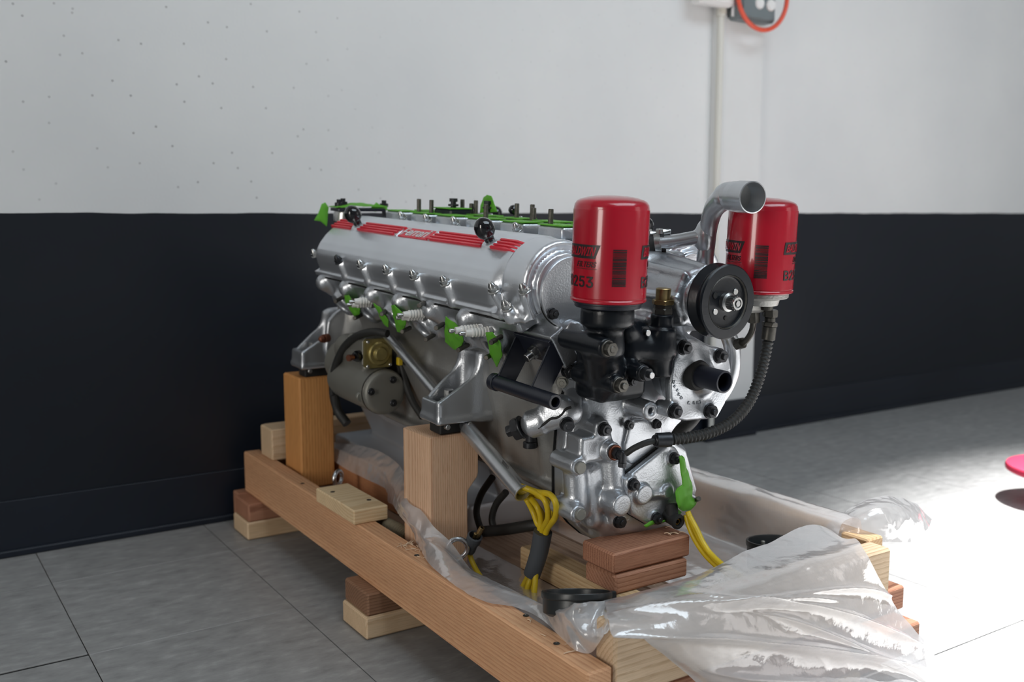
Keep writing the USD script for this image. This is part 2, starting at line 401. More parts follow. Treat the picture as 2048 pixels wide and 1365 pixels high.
# conduit, switch box and red cord ring
cp = obj('conduit', join([cyl((2.092, 2.131, .02), (2.092, 2.131, 1.25), .0105), cyl((2.092, 2.131, 1.235), (2.092, 2.131, 1.258), .014)]), plain('conduit_paint', (.65, .635, .585), .5), None,
    label='thin beige conduit pipe running down the white wall at the pilaster', cat='pipe')
plain('box_grey', (.16, .19, .2), .45); plain('tag_white', (.75, .74, .73), .5); plain('cord_red', (.72, .09, .045), .45); plain('tag_red', (.6, .05, .06), .5)
sb = thing('wall_socket', 'dark grey electrical socket box high on the wall inside the red cord ring', 'electrical box', (2.189, 2.133, 1.281))
obj('body', box2((-.072, -.05, -.055), (.078, 0, .1), .008), LOOK['box_grey'], sb)
obj('plate', box2((-.06, -.0535, -.047), (.02, -.049, .1), .002), LOOK['box_grey'], sb)
for dx in (.004, .050):
    obj('cover', place(lathe([(0, 0), (.0165, 0), (.0175, .003), (.014, .008), (0, .0085)], (dx, -.05, -.006), (0, -1, 0)), (0, 0, 0), np.diag([1, 1, 1.])), LOOK['tag_white'], sb, label='pale round socket cover')
ja = thing('junction_box', 'white conduit junction box on the wall left of the socket box', 'electrical box', (2.032, 2.133, 1.262))
obj('body', box2((-.065, -.045, -.006), (.075, 0, .1), .01), LOOK['tag_white'], ja)
obj('lug', cyl((.06, -.006, -.02), (.06, -.006, -.005), .0125), LOOK['beige_paint'], ja)
obj('tag', box2((.076, -.030, -.028), (.115, -.027, .1), .001), LOOK['tag_white'], ja, label='white sticker with a red mark')
obj('tag_mark', box2((.084, -.0315, .0), (.098, -.0298, .02), .0005), LOOK['tag_red'], ja)
a = np.linspace(0, 2 * math.pi, 49); ring = np.c_[2.196 + .100 * np.cos(a), np.full(49, 2.072), 1.300 + .100 * np.sin(a)]
obj('cord_ring', sweep(ring, .0065, 10, cap=False), LOOK['cord_red'], None, label='orange-red cord looped in a ring around the wall socket', cat='cord')

# vinyl floor: separate tiles with open dark joints
flo = thing('floor', 'grey streaked vinyl tile floor', None, kind='structure')
obj('subfloor', box2((-3.72, -5.12, -.1), (5.72, WY + .12, -.0025), 0), LOOK['black_seam'], flo, smooth=False)
rng = random.Random(4)
tiles = []
for k in range(5):
    base = [.300, .306, .294, .312, .303][k]; c = (base, base * .985, base * .965)
    N = {'geo': ('geometry', {}), 'mp': ('mapping', dict(scale=(22., 46., 1.), rotation=(0, 0, [.12, .05, .18, .1, .0][k]))), 'n': ('noise_texture', dict(scale=1., detail=5., roughness=.65)),
         'r': ('rgb_ramp', dict(ramp=[(.25, tuple(.70 * q for q in c)), (.44, tuple(.94 * q for q in c)), (.56, tuple(1.05 * q for q in c)), (.75, tuple(min(1.4 * q, 1) for q in c))])),
         'bn': ('noise_texture', dict(scale=2.4, detail=3.)), 'rr': ('map_range', dict(from_min=.3, from_max=.7, to_min=.34, to_max=.52)),
         'p': ('principled_bsdf', dict(roughness=.42, specular_ior_level=.35))}
    tiles.append(mat('vinyl_tile_%d' % k, N, [('geo.position', 'mp.vector'), ('mp.vector', 'n.vector'), ('n.fac', 'r.fac'), ('r.color', 'p.base_color'), ('geo.position', 'bn.vector'), ('bn.fac', 'rr.value'), ('rr.result', 'p.roughness')], 'p.BSDF'))
TX, TY = .3355, .357
for i in range(-11, 16):
    for j in range(-15, 2):
        x0, y0 = .25 + TX * i, 1.59 + TY * j; x1, y1 = x0 + TX, min(y0 + TY, WY)
        if x0 < -3.55 or x1 > 5.6 or y0 < -5.0: continue
        near = -2 <= i <= 14 and j >= -5
        if not near: continue
        g = .0007; dz = rng.uniform(-.0004, .0004); gy = .006 if (i == -1 and j == 0) else 0
        lo, hi = (x0 + g, y0 + g + gy, -.0025), (x1 - g, y1 - g, dz)
        obj('tile', rbox(((lo[0] + hi[0]) / 2, (lo[1] + hi[1]) / 2, (lo[2] + hi[2]) / 2), ((hi[0] - lo[0]) / 2, (hi[1] - lo[1]) / 2, (hi[2] - lo[2]) / 2), None, .0006), rng.choice(tiles), flo, smooth=False)
far = []
for x0, x1, y0, y1 in ((-3.6, 5.6, -5.0, 1.59 + TY * -5), (-3.6, .25 - 2 * TX, 1.59 - 5 * TY, WY), (.25 + TX * 15, 5.6, 1.59 - 5 * TY, WY)):
    far.append(box2((x0, y0, -.0025), (x1, y1, 0), 0))
obj('far_tiles', join(far), tiles[0], flo, smooth=False, kind='stuff')

# round red plate of a low stool at the right edge, hovering over the floor on a stem
plain('red_vinyl', (.56, .04, .085), .28)
st = thing('stool', 'low round red stool plate at the right edge of the picture over the bright floor', 'stool', (2.333, 1.209, 0))
obj('seat', lathe([(0, .072), (.118, .072), (.124, .076), (.125, .083), (.122, .089), (.112, .091), (0, .0915)], n=64), LOOK['red_vinyl'], st)
obj('stem', cyl((0.03, -0.02, .02), (0.03, -0.02, .074), .02), LOOK['box_grey'], st)
obj('foot', lathe([(0, 0), (.06, 0), (.062, .006), (.03, .02), (0, .022)], (.03, -.02, 0)), LOOK['box_grey'], st)

# ---------------------------------------------------------------- the timber cradle
FIR = ((.52, .25, .115), (.33, .125, .05))
wood('fir_beam', (.64, .375, .215), (.50, .25, .13), 'y', 75, 1.0, off=(-.60, 0, -.02))
wood('fir_post', (.60, .30, .105), (.44, .185, .055), 'z', 80, 2.0, off=(-.62, -1.7, 0))
wood('pale_post', (.74, .51, .35), (.57, .33, .20), 'z', 95, 3.0, off=(-.60, -1.45, 0))
wood('pine_plank', (.74, .58, .37), (.62, .43, .24), 'x', 55, 4.0, off=(0, -1.53, -.30))
wood('pine_pale', (.60, .45, .27), (.47, .31, .16), 'y', 55, 14.0, off=(-.845, 0, -.30))
wood('pine_side', (.60, .42, .25), (.46, .28, .14), 'y', 60, 15.0, off=(-1.20, 0, -.30))
wood('pine_cross', (.64, .49, .34), (.48, .34, .21), 'x', 60, 5.0, off=(0, -.80, -.05))
wood('pine_block', (.68, .52, .35), (.55, .38, .23), 'x', 60, 6.0, off=(0, -1.38, .06))
wood('brown_block', (.25, .14, .085), (.14, .07, .04), 'x', 65, 7.0, off=(0, -1.42, .1))
wood('red_block', (.40, .20, .125), (.24, .10, .06), 'x', 62, 8.0, off=(0, -.98, -.12))
wood('red_block_b', (.42, .22, .14), (.27, .12, .07), 'x', 58, 9.0, off=(0, -.95, -.26))
wood('fir_inner', (.44, .21, .10), (.31, .12, .055), 'y', 70, 10.0, off=(-.72, 0, -.05))
wood('deck_board', (.42, .30, .22), (.32, .21, .15), 'y', 50, 11.0, off=(-.95, 0, .1))
plain('zinc', (.62, .64, .67), .25, 1.0, vary=.1, vscale=60.)
plain('steel_dark', (.10, .095, .085), .42, .9, vary=.2, vscale=90.)
crate = thing('engine_cradle', 'low timber cradle of fir beams, posts and blocks carrying the engine', 'wooden frame', (.93, 1.4, 0))
CO = np.array([.93, 1.4, 0.])


def lumber(name, lo, hi, m, ch=.0025, rot=None, jig=0, label=None):
    lo, hi = np.asarray(lo, float), np.asarray(hi, float); b = rbox((lo + hi) / 2, (hi - lo) / 2, None, ch)
    if rot:
        T = trimesh.transformations.rotation_matrix(rot, [0, 0, 1], (lo + hi) / 2); b.apply_transform(T)
    b.apply_translation(-CO)
    return obj(name, b, m, crate, smooth=False, label=label)


# side beams (2x4 on edge); the near one follows its slight skew
sk = math.atan2(.015, 1.253)
lumber('side_beam', (.659 - .001, .846, .076), (.694, 2.099, .165), LOOK['fir_beam'], rot=-sk)
lumber('side_beam', (1.190, .887, .1235), (1.226, 2.10, .2105), LOOK['pine_side'])
# cross beams
lumber('cross_beam', (.691, .847, .120), (1.19, .885, .2105), LOOK['pine_cross'], .0035)
lumber('cross_beam', (.70, 2.03, .120), (1.19, 2.068, .228), LOOK['pine_block'])
# deck under the engine and the inner board along it
lumber('deck_board', (.70, .887, .112), (.94, 2.028, .128), LOOK['deck_board'])
lumber('deck_board', (.942, .887, .112), (1.186, 2.028, .128), LOOK['deck_board'])
lumber('inner_board', (.79, 1.42, .129), (.826, 2.028, .168), LOOK['fir_inner'])
lumber('inner_board', (.826, .89, .129), (.864, 1.25, .165), LOOK['pine_pale'])
# posts
lumber('post', (.706, 1.862, .129), (.778, 1.951, .3555), LOOK['fir_post'], .003)
def post_mesh():
    x0, x1, y0, y1 = .708, .793, 1.318, 1.411
    P = [(x0, .129), (x1 - .02, .129), (x1 - .02, .245), (x1, .268), (x1, .339), (x0, .339)]
    return prism(P, (0, y1, 0), (1, 0, 0), (0, 0, 1), y1 - y0, .002)
pm = post_mesh(); pm.apply_translation(-CO); obj('post', pm, LOOK['pale_post'], crate, smooth=20, label='pale post with a notched lower right corner')
lumber('post', (1.02, 1.862, .129), (1.10, 1.951, .3555), LOOK['fir_post'], .003)
lumber('post', (1.015, 1.318, .129), (1.10, 1.411, .339), LOOK['pale_post'], .003)
pb = lumber('rear_block', (.688, 1.98, .165), (.76, 2.05, .231), LOOK['pine_block'])
# skids under the beams: a brown one on a pale one
for y0, z in ((1.401, 0), (1.986, 0)):
    lumber('skid', (.634 - .002, y0, .001), (1.25, y0 + .094, .0385), LOOK['pine_block'], .003)
    lumber('skid', (.636, y0 + .002, .0385), (1.24, y0 + .092, .0765), LOOK['brown_block'] if y0 < 1.5 else LOOK['red_block'], .003)
lumber('skid', (.645, 2.081, .001), (.70, 2.119, .0765), LOOK['red_block_b'])
lumber('skid', (.79, .852, .0385), (1.12, .886, .118), LOOK['red_block'], .003)
lumber('skid', (.81, .850, .001), (1.14, .938, .0385), LOOK['pine_block'], .003)
lumber('skid', (1.125, .889, .085), (1.286, .978, .1215), LOOK['red_block'], .003)
lumber('skid', (1.125, .892, .045), (1.272, .975, .085), LOOK['pine_block'], .003)
lumber('skid', (1.125, .889, .001), (1.24, .978, .045), LOOK['red_block_b'], .003)
lumber('skid', (1.15, .838, .046), (1.254, .884, .090), LOOK['red_block_b'], .003)
# small pale plank screwed across the beam
lumber('plank', (.652, 1.486, .1652), (.715, 1.651, .1905), LOOK['pine_plank'], .002)
# blocks under the front of the engine
def wedge(lo, hi, dz):
    b = rbox((np.array(lo) + hi) / 2, (np.array(hi) - lo) / 2, None, .003)
    b.vertices[:, 2] += np.where(b.vertices[:, 2] > (lo[2] + hi[2]) / 2, (b.vertices[:, 0] - lo[0]) / (hi[0] - lo[0]) * dz, 0); b.apply_translation(-CO); return b

obj('block', wedge((.822, 1.013, .1935), (.962, 1.085, .2225), .003), LOOK['red_block'], crate, smooth=False)
obj('block', wedge((.824, 1.010, .1655), (.955, 1.08, .192), 0), LOOK['red_block_b'], crate, smooth=False)


def eyebolt(name, c, r, wire, yaw):
    c = np.asarray(c, float) - CO; a = np.linspace(-math.pi / 2 + .15, 1.5 * math.pi - .15, 40); e = np.array([math.cos(yaw), math.sin(yaw), 0])
    ringp = c + np.outer(np.cos(a) * r, e) + np.outer(np.sin(a) * r, [0, 0, 1])
    return obj(name, [sweep(ringp, wire, 12), cyl(c - [0, 0, r + .045], c - [0, 0, r - wire], wire, n=16), cyl(c - [0, 0, r + .004], c - [0, 0, r + .001], wire * 2, n=24), hexa(c - [0, 0, r + .011], c - [0, 0, r + .004], wire * 2)], LOOK['zinc'], crate, label='zinc plated eye bolt')


eyebolt('eyebolt', (.735, 1.746, .175), .0135, .0042, .6)
eyebolt('eyebolt', (.730, 1.277, .172), .0150, .0040, -.45)
for x, y, z in ((.676, 1.78, .165), (.672, 1.30, .165), (.684, 1.02, .165), (.668, .93, .165), (.667, 1.61, .1905), (.70, 1.53, .1905), (.848, 1.02, .165)):
    obj('screw', [lathe([(0, -.002), (.0035, -.001), (.0042, .0006), (.0025, .0009), (.002, .0004), (0, .0003)], np.array([x, y, z]) - CO, n=14)], LOOK['steel_dark'], crate)
for z in (.125, .15):
    obj('screw', [lathe([(0, -.002), (.005, 0), (.0052, .002), (.003, .0035), (0, .004)], np.array([.672, 2.099, z]) - CO, (0, 1, 0), n=14)], LOOK['zinc'], crate)
# curls of wood shavings on the beam and the block
plain('shaving', (.66, .49, .34), .7)
sv = []; rr = random.Random(9)
for k in range(46):
    if k < 34: x, y, z = .668 + rr.random() * .028, 1.36 - rr.random() ** 1.5 * .14, .1655
    elif k < 40: x, y, z = .664 + rr.random() * .03, .87 + rr.random() * .25, .1655
    else: x, y, z = .93 + rr.random() * .03, 1.02 + rr.random() * .03, .2265
    L = .003 + rr.random() * .007; a = rr.random() * 6.28; t = np.linspace(-1, 1, 7)
    p = np.c_[x + t * L * math.cos(a), y + t * L * math.sin(a), z + .0006 + .002 * rr.random() * (1 - t * t)] - CO
    sv.append(sweep(p, .0005 + .0004 * rr.random(), 5))
obj('shavings', sv, LOOK['shaving'], crate, kind='stuff', label='pale curls of wood shavings scattered on the beam')

# ---------------------------------------------------------------- the engine: local frame u (across), v (to the rear), w (up), nose a little down
EO = np.array([.905, .975, 0.])
EV = nrm((-.017, .999, .045)); EU = nrm(np.cross(EV, [0, 0, 1])); EW = np.cross(EU, EV); EM = np.stack([EU, EV, EW], 1)
engine = thing('engine', 'silver painted V12 car engine with red oil filters standing on the timber cradle', 'engine',
               mat=(*EU, 0, *EV, 0, *EW, 0, *EO, 1))


def e(x, y, u=None, v=None, w=None, s=None):
    """Engine coordinates of what pixel (x, y) shows on the plane u, v, w = const (s: across the left bank)."""
    c = EM.T @ (EYE - EO); d = EM.T @ (FWD + RGT * (x - W / 2) / FPX + UPV * (H / 2 - y) / FPX)
    if u is not None: t = (u - c[0]) / d[0]
    elif v is not None: t = (v - c[1]) / d[1]
    elif w is not None: t = (w - c[2]) / d[2]
    else:
        n = np.array([.866, 0, .5]); t = (s - n @ (c - [-.106, 0, .567])) / (n @ d)
    return c + t * d


def B(s, v, t, side=-1):
    """Bank coordinates: s across (positive to the valley), t along the cylinders from the cover gasket."""
    return np.array([side * (.106 - .866 * s + .5 * t), v, .567 + .5 * s + .866 * t])


BA, BS = np.array([-.5, 0, .866]), np.array([.866, 0, .5])       # left bank: up the cylinders, towards the valley
VA = np.array([0, 1., 0]); FRONT = -VA

plain('cast_alu', (.54, .56, .59), .36, .88, grain=.35, gscale=420., vary=.05, vscale=14.)
plain('cover_alu', (.70, .725, .765), .33, .85, grain=.10, gscale=500., vary=.03, vscale=10.)
plain('rough_alu', (.36, .355, .34), .5, .75, grain=.5, gscale=300., vary=.15, vscale=12.)
plain('sump_alu', (.58, .60, .63), .5, .85, grain=.2, gscale=300., vary=.1)
plain('alu_tube', (.58, .595, .62), .3, .9, grain=.08, gscale=300., vary=.06, vscale=20.)
plain('starter_grey', (.23, .225, .20), .5, .5, grain=.2, gscale=300., vary=.12)
plain('nickel', (.50, .50, .49), .28, 1., vary=.15, vscale=200.)
plain('black_bolt', (.035, .036, .04), .38, .6, vary=.3, vscale=150.)
plain('bolt_tip', (.42, .42, .42), .35, 1.)
plain('stud_steel', (.13, .12, .105), .5, .85, vary=.25, vscale=200., grain=.3, gscale=900.)
plain('black_paint', (.006, .0078, .011), .3, 0., spec=.28, coat=.12, croll=.2, grain=.12, gscale=240.)
plain('black_satin', (.011, .013, .022), .38, 0., grain=.05)
plain('black_knob', (.006, .006, .008), .08, 0., coat=.5)
plain('rubber', (.014, .014, .014), .7)
plain('grey_sleeve', (.055, .062, .072), .6)
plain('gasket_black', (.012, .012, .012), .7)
plain('fin_red', (.62, .025, .045), .42)
plain('fin_silver', (.72, .72, .73), .3, .8)
plain('filter_red', (.40, .006, .020), .22, 0., coat=.6, croll=.06)
plain('print_black', (.012, .008, .009), .4)
plain('brass', (.34, .25, .12), .38, 1., vary=.25, vscale=90.)
plain('zinc_yellow', (.40, .33, .13), .38, .8, vary=.25, vscale=40.)
plain('ceramic', (.74, .73, .70), .3)
plain('wire_yellow', (.62, .44, .012), .42, vary=.12, vscale=40.)
plain('hose_black', (.018, .018, .017), .55, grain=.2, gscale=500.)
plain('copper', (.20, .075, .045), .45, .8)
mat('tape_green', {'tc': ('texture_coordinate', {}), 'n': ('noise_texture', dict(scale=55., detail=2.)), 'b': ('bump', dict(strength=.35, distance=.003)),
                   'p': ('principled_bsdf', dict(base_color=(.155, .50, .04), roughness=.5)), 't': ('translucent_bsdf', dict(color=(.10, .5, .03))), 'm': ('mix_closure', dict(fac=.25))},
    [('tc.object', 'n.vector'), ('n.fac', 'b.height'), ('b.normal', 'p.normal'), ('p.BSDF', 'm.closure1'), ('t.BSDF', 'm.closure2')], 'm.closure')
CA = LOOK['cast_alu']


def part(name, mesh, m, parent=None, **kw): return obj(name, mesh, LOOK[m] if isinstance(m, str) else m, engine if parent is None else parent, **kw)


def mirror(m): q = m.copy(); q.vertices[:, 0] *= -1; q.invert(); return q


# ---- crankcase, heads
def bank_box(s0, s1, v0, v1, t0, t1, rd=.006, side=-1):
    R = np.stack([[-side * .866, 0, .5], [0, 1, 0], [side * .5, 0, .866]], 1)
    return s_box(B((s0 + s1) / 2, (v0 + v1) / 2, (t0 + t1) / 2, side), ((s1 - s0) / 2, (v1 - v0) / 2, (t1 - t0) / 2), R, rd)


blk = [s_poly([(-.075, .262), (.075, .262), (.088, .34), (.105, .40), (.07, .47), (-.07, .47), (-.105, .40), (-.088, .34)], (0, .82, 0), (1, 0, 0), (0, 0, 1), 0, .655, .012),
       (s_box((0, .46, .275), (.095, .29, .006), None, .004), .008)]
for sd in (-1, 1): blk.append((bank_box(-.062, .062, .175, .80, -.19, -.06, .008, sd), .02))
for k in range(6):
    v = .215 + .106 * k
    blk.append((s_cap((-.092, v, .405), (-.07, v, .29), .011), .014)); blk.append((s_cap((.092, v, .405), (.07, v, .29), .011), .014))
# bell housing at the rear
blk.append((s_cyl((0, .80, .365), (0, .93, .365), .105, .012), .02)); blk.append((s_box((-.045, .90, .42), (.05, .03, .06), None, .015), .02))
part('engine_block', nets(s_union(blk, .01), (-.20, .15, .235), (.20, .93, .56), .0042), 'rough_alu', smooth=True, label='dull grey cast engine block')
sump = [s_box((.03, .72, .142), (.100, .275, .0265), None, .006), (s_poly([(.0, .165), (.09, .165), (.1, .262), (-.045, .262)], (0, .95, 0), (1, 0, 0), (0, 0, 1), 0, .50, .01), .012), (s_poly([(-.05, .238), (.05, .238), (.085, .266), (-.085, .266)], (0, .80, 0), (1, 0, 0), (0, 0, 1), 0, .62, .01), .02)]
part('sump', nets(s_union(sump, .008), (-.13, .16, .105), (.16, 1.01, .28), .0045), 'sump_alu', smooth=True, label='deep silver oil sump')

head = [bank_box(-.078, .076, .218, .815, -.075, -.0015, .004), (bank_box(-.078, .076, .165, .3, -.022, -.0015, .004), .004)]
for k in range(6):
    v = .245 + .1025 * k
    head.append((s_cyl(B(-.05, v, -.045), B(-.092, v, -.052), .026, .003), .012))            # exhaust port flanges
    head.append((s_cap(B(-.074, v + .05, -.03), B(-.082, v + .05, -.012), .013, .016), .012))  # plug pockets
    head.append(('-', s_cyl(B(-.104, v, -.054), B(-.07, v, -.05), .0155, .002), .003))
head.append((s_cyl(e(1105, 655, v=.20), e(1150, 664, v=.105), .0145, .002), .012))
head.append((bank_box(-.046, .074, .13, .22, -.12, -.0015, .006), .008))
hm = nets(s_union(head, .005), (-.245, .09, .38), (.02, .84, .63), .0038)
part('cylinder_head', hm, CA, smooth=True); part('cylinder_head', mirror(hm), CA, smooth=True)

# ---- valve covers
half = [(-.080, 0), (-.080, .008), (-.0735, .011), (-.0732, .020), (-.0712, .031), (-.0670, .0405), (-.0595, .0490), (-.048, .0560), (-.031, .0625), (-.015, .0658), (0, .0668)]
prof = half + [(-x, t) for x, t in half[-2::-1]]
outV = [.217, .303, .399, .485, .578]                              # stud towers, front to rear, re-read below from the photograph
towers_px = [((718, 540), (740, 580)), ((768, 550), (791, 591)), ((822, 562), (846, 605)), ((886, 577), (907, 619)), ((670, 524), (693, 567))]
towV = sorted(float(e(b[0], b[1] - 4, s=-.079)[1]) for _, b in towers_px)


def cover(side):
    o = B(0, .835, 0, side); ex = np.array([-side * .866, 0, .5]); ey = np.array([side * .5, 0, .866])
    dep = .64
    P = [s_poly([(x, t) for x, t in prof[1:-1]][1:-1], o, ex, ey, 0, dep - .003, .026), (s_poly([(-.0805, .0), (-.0805, .0095), (.0805, .0095), (.0805, 0)], o, ex, ey, 0, dep + .002, .003), .008)]
    for v in towV:
        P.append((s_cap(B(-.0735, v, .002, side), B(-.0735, v, .033, side), .0078, .0068), .010))
        P.append((s_cap(B(.0735, v, .002, side), B(.0735, v, .036, side), .0078, .0068), .010))
    P.append((s_cap(B(-.070, .193, .0, side), B(-.072, .196, .036, side), .0078, .0068), .010))
    for v in (.283, .724): P.append((s_cyl(B(0, v, .05, side), B(0, v, .0715, side), .0145, .003), .004))   # seats of the ball knobs
    # cam drive drum at the front, with its dished face
    c = B(-.006, 0, .013, side); c0, c1 = c * [1, 0, 1] + VA * .131, c * [1, 0, 1] + VA * .196
    P.append((s_cyl(c0, c1, .0645, .011), .005))
    P.append((s_cyl(c0 + VA * .06, c1 + VA * .03, .052, .004), .006))
    P.append((s_cap(B(-.0785, .170, .002, side), B(-.0785, .170, .012, side), .010), .01))
    P.append((s_poly([(-.078, 0), (-.078, .008), (.076, .008), (.076, 0)], B(0, .215, 0, side), ex, ey, 0, .075, .004), .012))
    P.append((s_cap(B(-.052, .134, .0, side), B(-.060, .139, .034, side), .0088, .0072), .012))
    P.append(('-', s_cyl(c * [1, 0, 1] + VA * .120, c * [1, 0, 1] + VA * .141, .0550, .009), .016))
    P.append((s_cyl(c * [1, 0, 1] + VA * .130, c * [1, 0, 1] + VA * .16, .0475, .003), .006))
    P.append(('-', s_box(B(0, .45, -.05, side), (.2, .5, .05), np.stack([ex, VA, ey], 1), .0005), .001))
    return s_union(P, .004)


cm = nets(cover(-1), (-.245, .11, .505), (.012, .85, .675), .0030)
rm = nets(cover(1), (-.012, .11, .505), (.245, .85, .675), .0042)
KN = lathe([(0, .018), (.006, .0165), (.0110, .0125), (.0140, .007), (.0150, 0), (.0140, -.0062), (.0112, -.0105), (.0078, -.0135), (.0072, -.019), (.0085, -.021), (.0085, -.023), (0, -.023)], n=40)


def capnut(p, d, r=.0074):
    d = nrm(d); return join([cyl(p - d * .001, p + d * .0015, r * 1.15, n=18), hexa(p + d * .0015, p + d * .0068, r), lathe([(r * .75, .0066), (r * .7, .0095), (r * .45, .0125), (r * .38, .014), (0, .0145)], p, d, 16)])


for side, mesh in ((-1, cm), (1, rm)):
    vc = part('valve_cover', mesh, 'cover_alu', smooth=True, label='silver %s valve cover' % ('near' if side < 0 else 'far'))
    up = np.array([side * .5, 0, .866])
    for v in towV: part('cap_nut', capnut(B(-.0735, v, .0385, side), up), 'nickel' if v < .7 else 'black_bolt', vc)
    for v in towV: part('cap_nut', capnut(B(.0735, v, .0415, side), up), 'nickel', vc)
    for p in (B(-.072, .196, .0415, side), B(-.0785, .170, .021, side), B(-.060, .139, .040, side), B(.066, .165, .028, side), B(-.06, .842, .03, side)): part('cap_nut', capnut(p, up), 'nickel', vc)
    for v in (.283, .724): part('ball_knob', place(KN, B(0, v, .0905, side), frame_to(up)), 'black_knob', vc)
    # four red fins with bright edges, broken by the knobs and the name plate, bending down over the front end
    for k in range(4):
        s = -.0102 + .0068 * k
        for v0, v1 in ((.205, .270), (.297, .452), (.565, .710), (.739, .822)):
            sh = (k - 1.5) * -.004
            if v0 == .205:
                path = [B(s, .270, .0672, side), B(s, .240, .0672, side), B(s, .226, .0665, side), B(s, .214, .0640, side), B(s, .205, .0595, side), B(s, .199, .0535, side)]
                path = spline(path, 5)
            else: path = np.linspace(B(s, v0 + (sh if v0 == .565 else 0), .0672, side), B(s, v1 + (sh if v0 == .297 else 0), .0672, side), 3)
            n_ = len(path); tt = np.gradient(path, axis=0); tt /= np.linalg.norm(tt, axis=1)[:, None]
            bs = np.array([-side * .866, 0, .5]); nn = np.cross(tt, bs); nn *= np.sign(nn @ up)[:, None] if abs((nn @ up).min()) > .01 else 1
            def bar(w2, h0, h1):
                V = np.vstack([np.stack([p + bs * (w2 * a_) + q * h_ for a_, h_ in ((-1, h0), (1, h0), (.8, h1), (-.8, h1))]) for p, q in zip(path, nn)]); F = []
                for i in range(n_ - 1):
                    for j in range(4): q = (j + 1) % 4; F += [(i * 4 + j, i * 4 + q, i * 4 + 4 + q), (i * 4 + j, i * 4 + 4 + q, i * 4 + 4 + j)]
                F += [(0, 2, 1), (0, 3, 2), (n_ * 4 - 4, n_ * 4 - 3, n_ * 4 - 2), (n_ * 4 - 4, n_ * 4 - 2, n_ * 4 - 1)]
                m = trimesh.Trimesh(V, F, process=False)
                if m.volume < 0: m.invert()
                return m
            part('fin', bar(.0019, -.003, .0026), 'fin_red', vc, smooth=False)
    bs = np.array([-side * .866, 0, .5])
    fx = VA * (1 if side > 0 else -1); fy = bs * (1 if side < 0 else -1)
    part('name_plate', prism([(-.0455, -.0127), (.0525, -.0127), (.0455, .0127), (-.0525, .0127)], B(0, .508, .0648, side), fx, fy, .0026), 'fin_red', vc, smooth=False)
    tx = meshkit.text_mesh('Ferrari', .0185, .0030, bold=True); b_ = tx.bounds; tx.apply_translation(-(b_[0] + b_[1]) / 2 * [1, 1, 0]); tx.vertices[:, 0] *= .083 / (b_[1, 0] - b_[0, 0]); tx.vertices[:, 1] *= .0205 / (b_[1, 1] - b_[0, 1])
    R = np.stack([VA * (1 if side > 0 else -1), bs * (1 if side < 0 else -1), up], 1)
    R[:, 2] = np.cross(R[:, 0], R[:, 1])
    part('lettering', place(tx, B(0, .508, .0658, side), R), 'fin_silver', vc, smooth=False, label='raised silver script lettering')
    for d_ in (-.0560, .0560):
        part('plate_edge', prism([(d_ - .0025 + .0036, -.0127), (d_ + .0025 + .0036, -.0127), (d_ + .0025 - .0036, .0127), (d_ - .0025 - .0036, .0127)], B(0, .508, .0648, side), fx, fy, .0030), 'fin_silver', vc, smooth=False)
    # round cover plate in the drum, with its black gasket
    c = B(-.006, 0, .013, side) * [1, 0, 1]; dn = np.array([side * -.1, 0, -.0])
    cc = c + np.array([side * -.006, 0, -.006])
    cpl = part('cam_cover_plate', [lathe([(0, .1285), (.030, .1285), (.034, .126), (.0475, .1255), (.0485, .1265), (.0485, .131), (0, .131)], cc, VA, 56)], CA, vc)
    part('gasket', lathe([(.03, .1305), (.0494, .1305), (.0494, .1325), (.03, .1325)], cc, VA, 56), 'gasket_black', cpl)
    for a_ in (212, 330, 48):
        aa = math.radians(a_ + (8 if side < 0 else -8)); q = cc + np.array([math.cos(aa) * .041, .1255, math.sin(aa) * .041])
        part('plate_bolt', bolt(q, FRONT, .0068, .006, stud=.002), 'black_bolt', cpl)
for sd in (-1, 1):
    part('gasket', rbox(B(0, .495, -.001, sd), (.0812, .325, .0008), np.stack([[-sd * .866, 0, .5], [0, 1, 0], [sd * .5, 0, .866]], 1), .0002), 'gasket_black')

# ---- front timing case with its ribs and bosses
cyf = lambda x, y, v0, v1, r, rd=.003: s_cyl(e(x, y, v=v0), e(x, y, v=v0) * [1, 0, 1] + VA * v1, r, rd)
def pts(v, *q): return [tuple(e(x, y, v=v)[[0, 2]]) for x, y in q]
left = pts(.165, (1141, 694), (1136, 745), (1122, 800), (1112, 850), (1106, 930), (1106, 985), (1116, 1020), (1135, 1045), (1160, 1066), (1190, 1079), (1222, 1086))
right = [(.045, .215), (.095, .235), (.112, .28), (.110, .36), (.10, .44), (.09, .50), (-.03, .53), (-.075, .525)]
case_poly = left + right
o0 = (0, .2, 0)
tc = [s_poly(case_poly, o0, (1, 0, 0), (0, 0, 1), .035, .060, .004)]                      # flange v .140 - .165
inner = shapely.geometry.polygon.orient(Polygon(case_poly)).buffer(-.010).simplify(.001); inner = list(inner.exterior.coords)[:-1]
tc.append((s_poly(inner, o0, (1, 0, 0), (0, 0, 1), .03, .074, .012), .010))              # body to v .126
tc += [(s_box((0, .14, .40), (.075, .035, .11), None, .02), .02)]
lowbox = Polygon(pts(.10, (1232, 962), (1262, 940), (1340, 882), (1368, 900), (1390, 980), (1375, 1030), (1330, 1060), (1240, 1062), (1215, 1010))).buffer(.004)
tc.append((s_poly(list(lowbox.exterior.coords)[:-1], o0, (1, 0, 0), (0, 0, 1), .04, .104, .008), .012))   # pump seat, to v .096
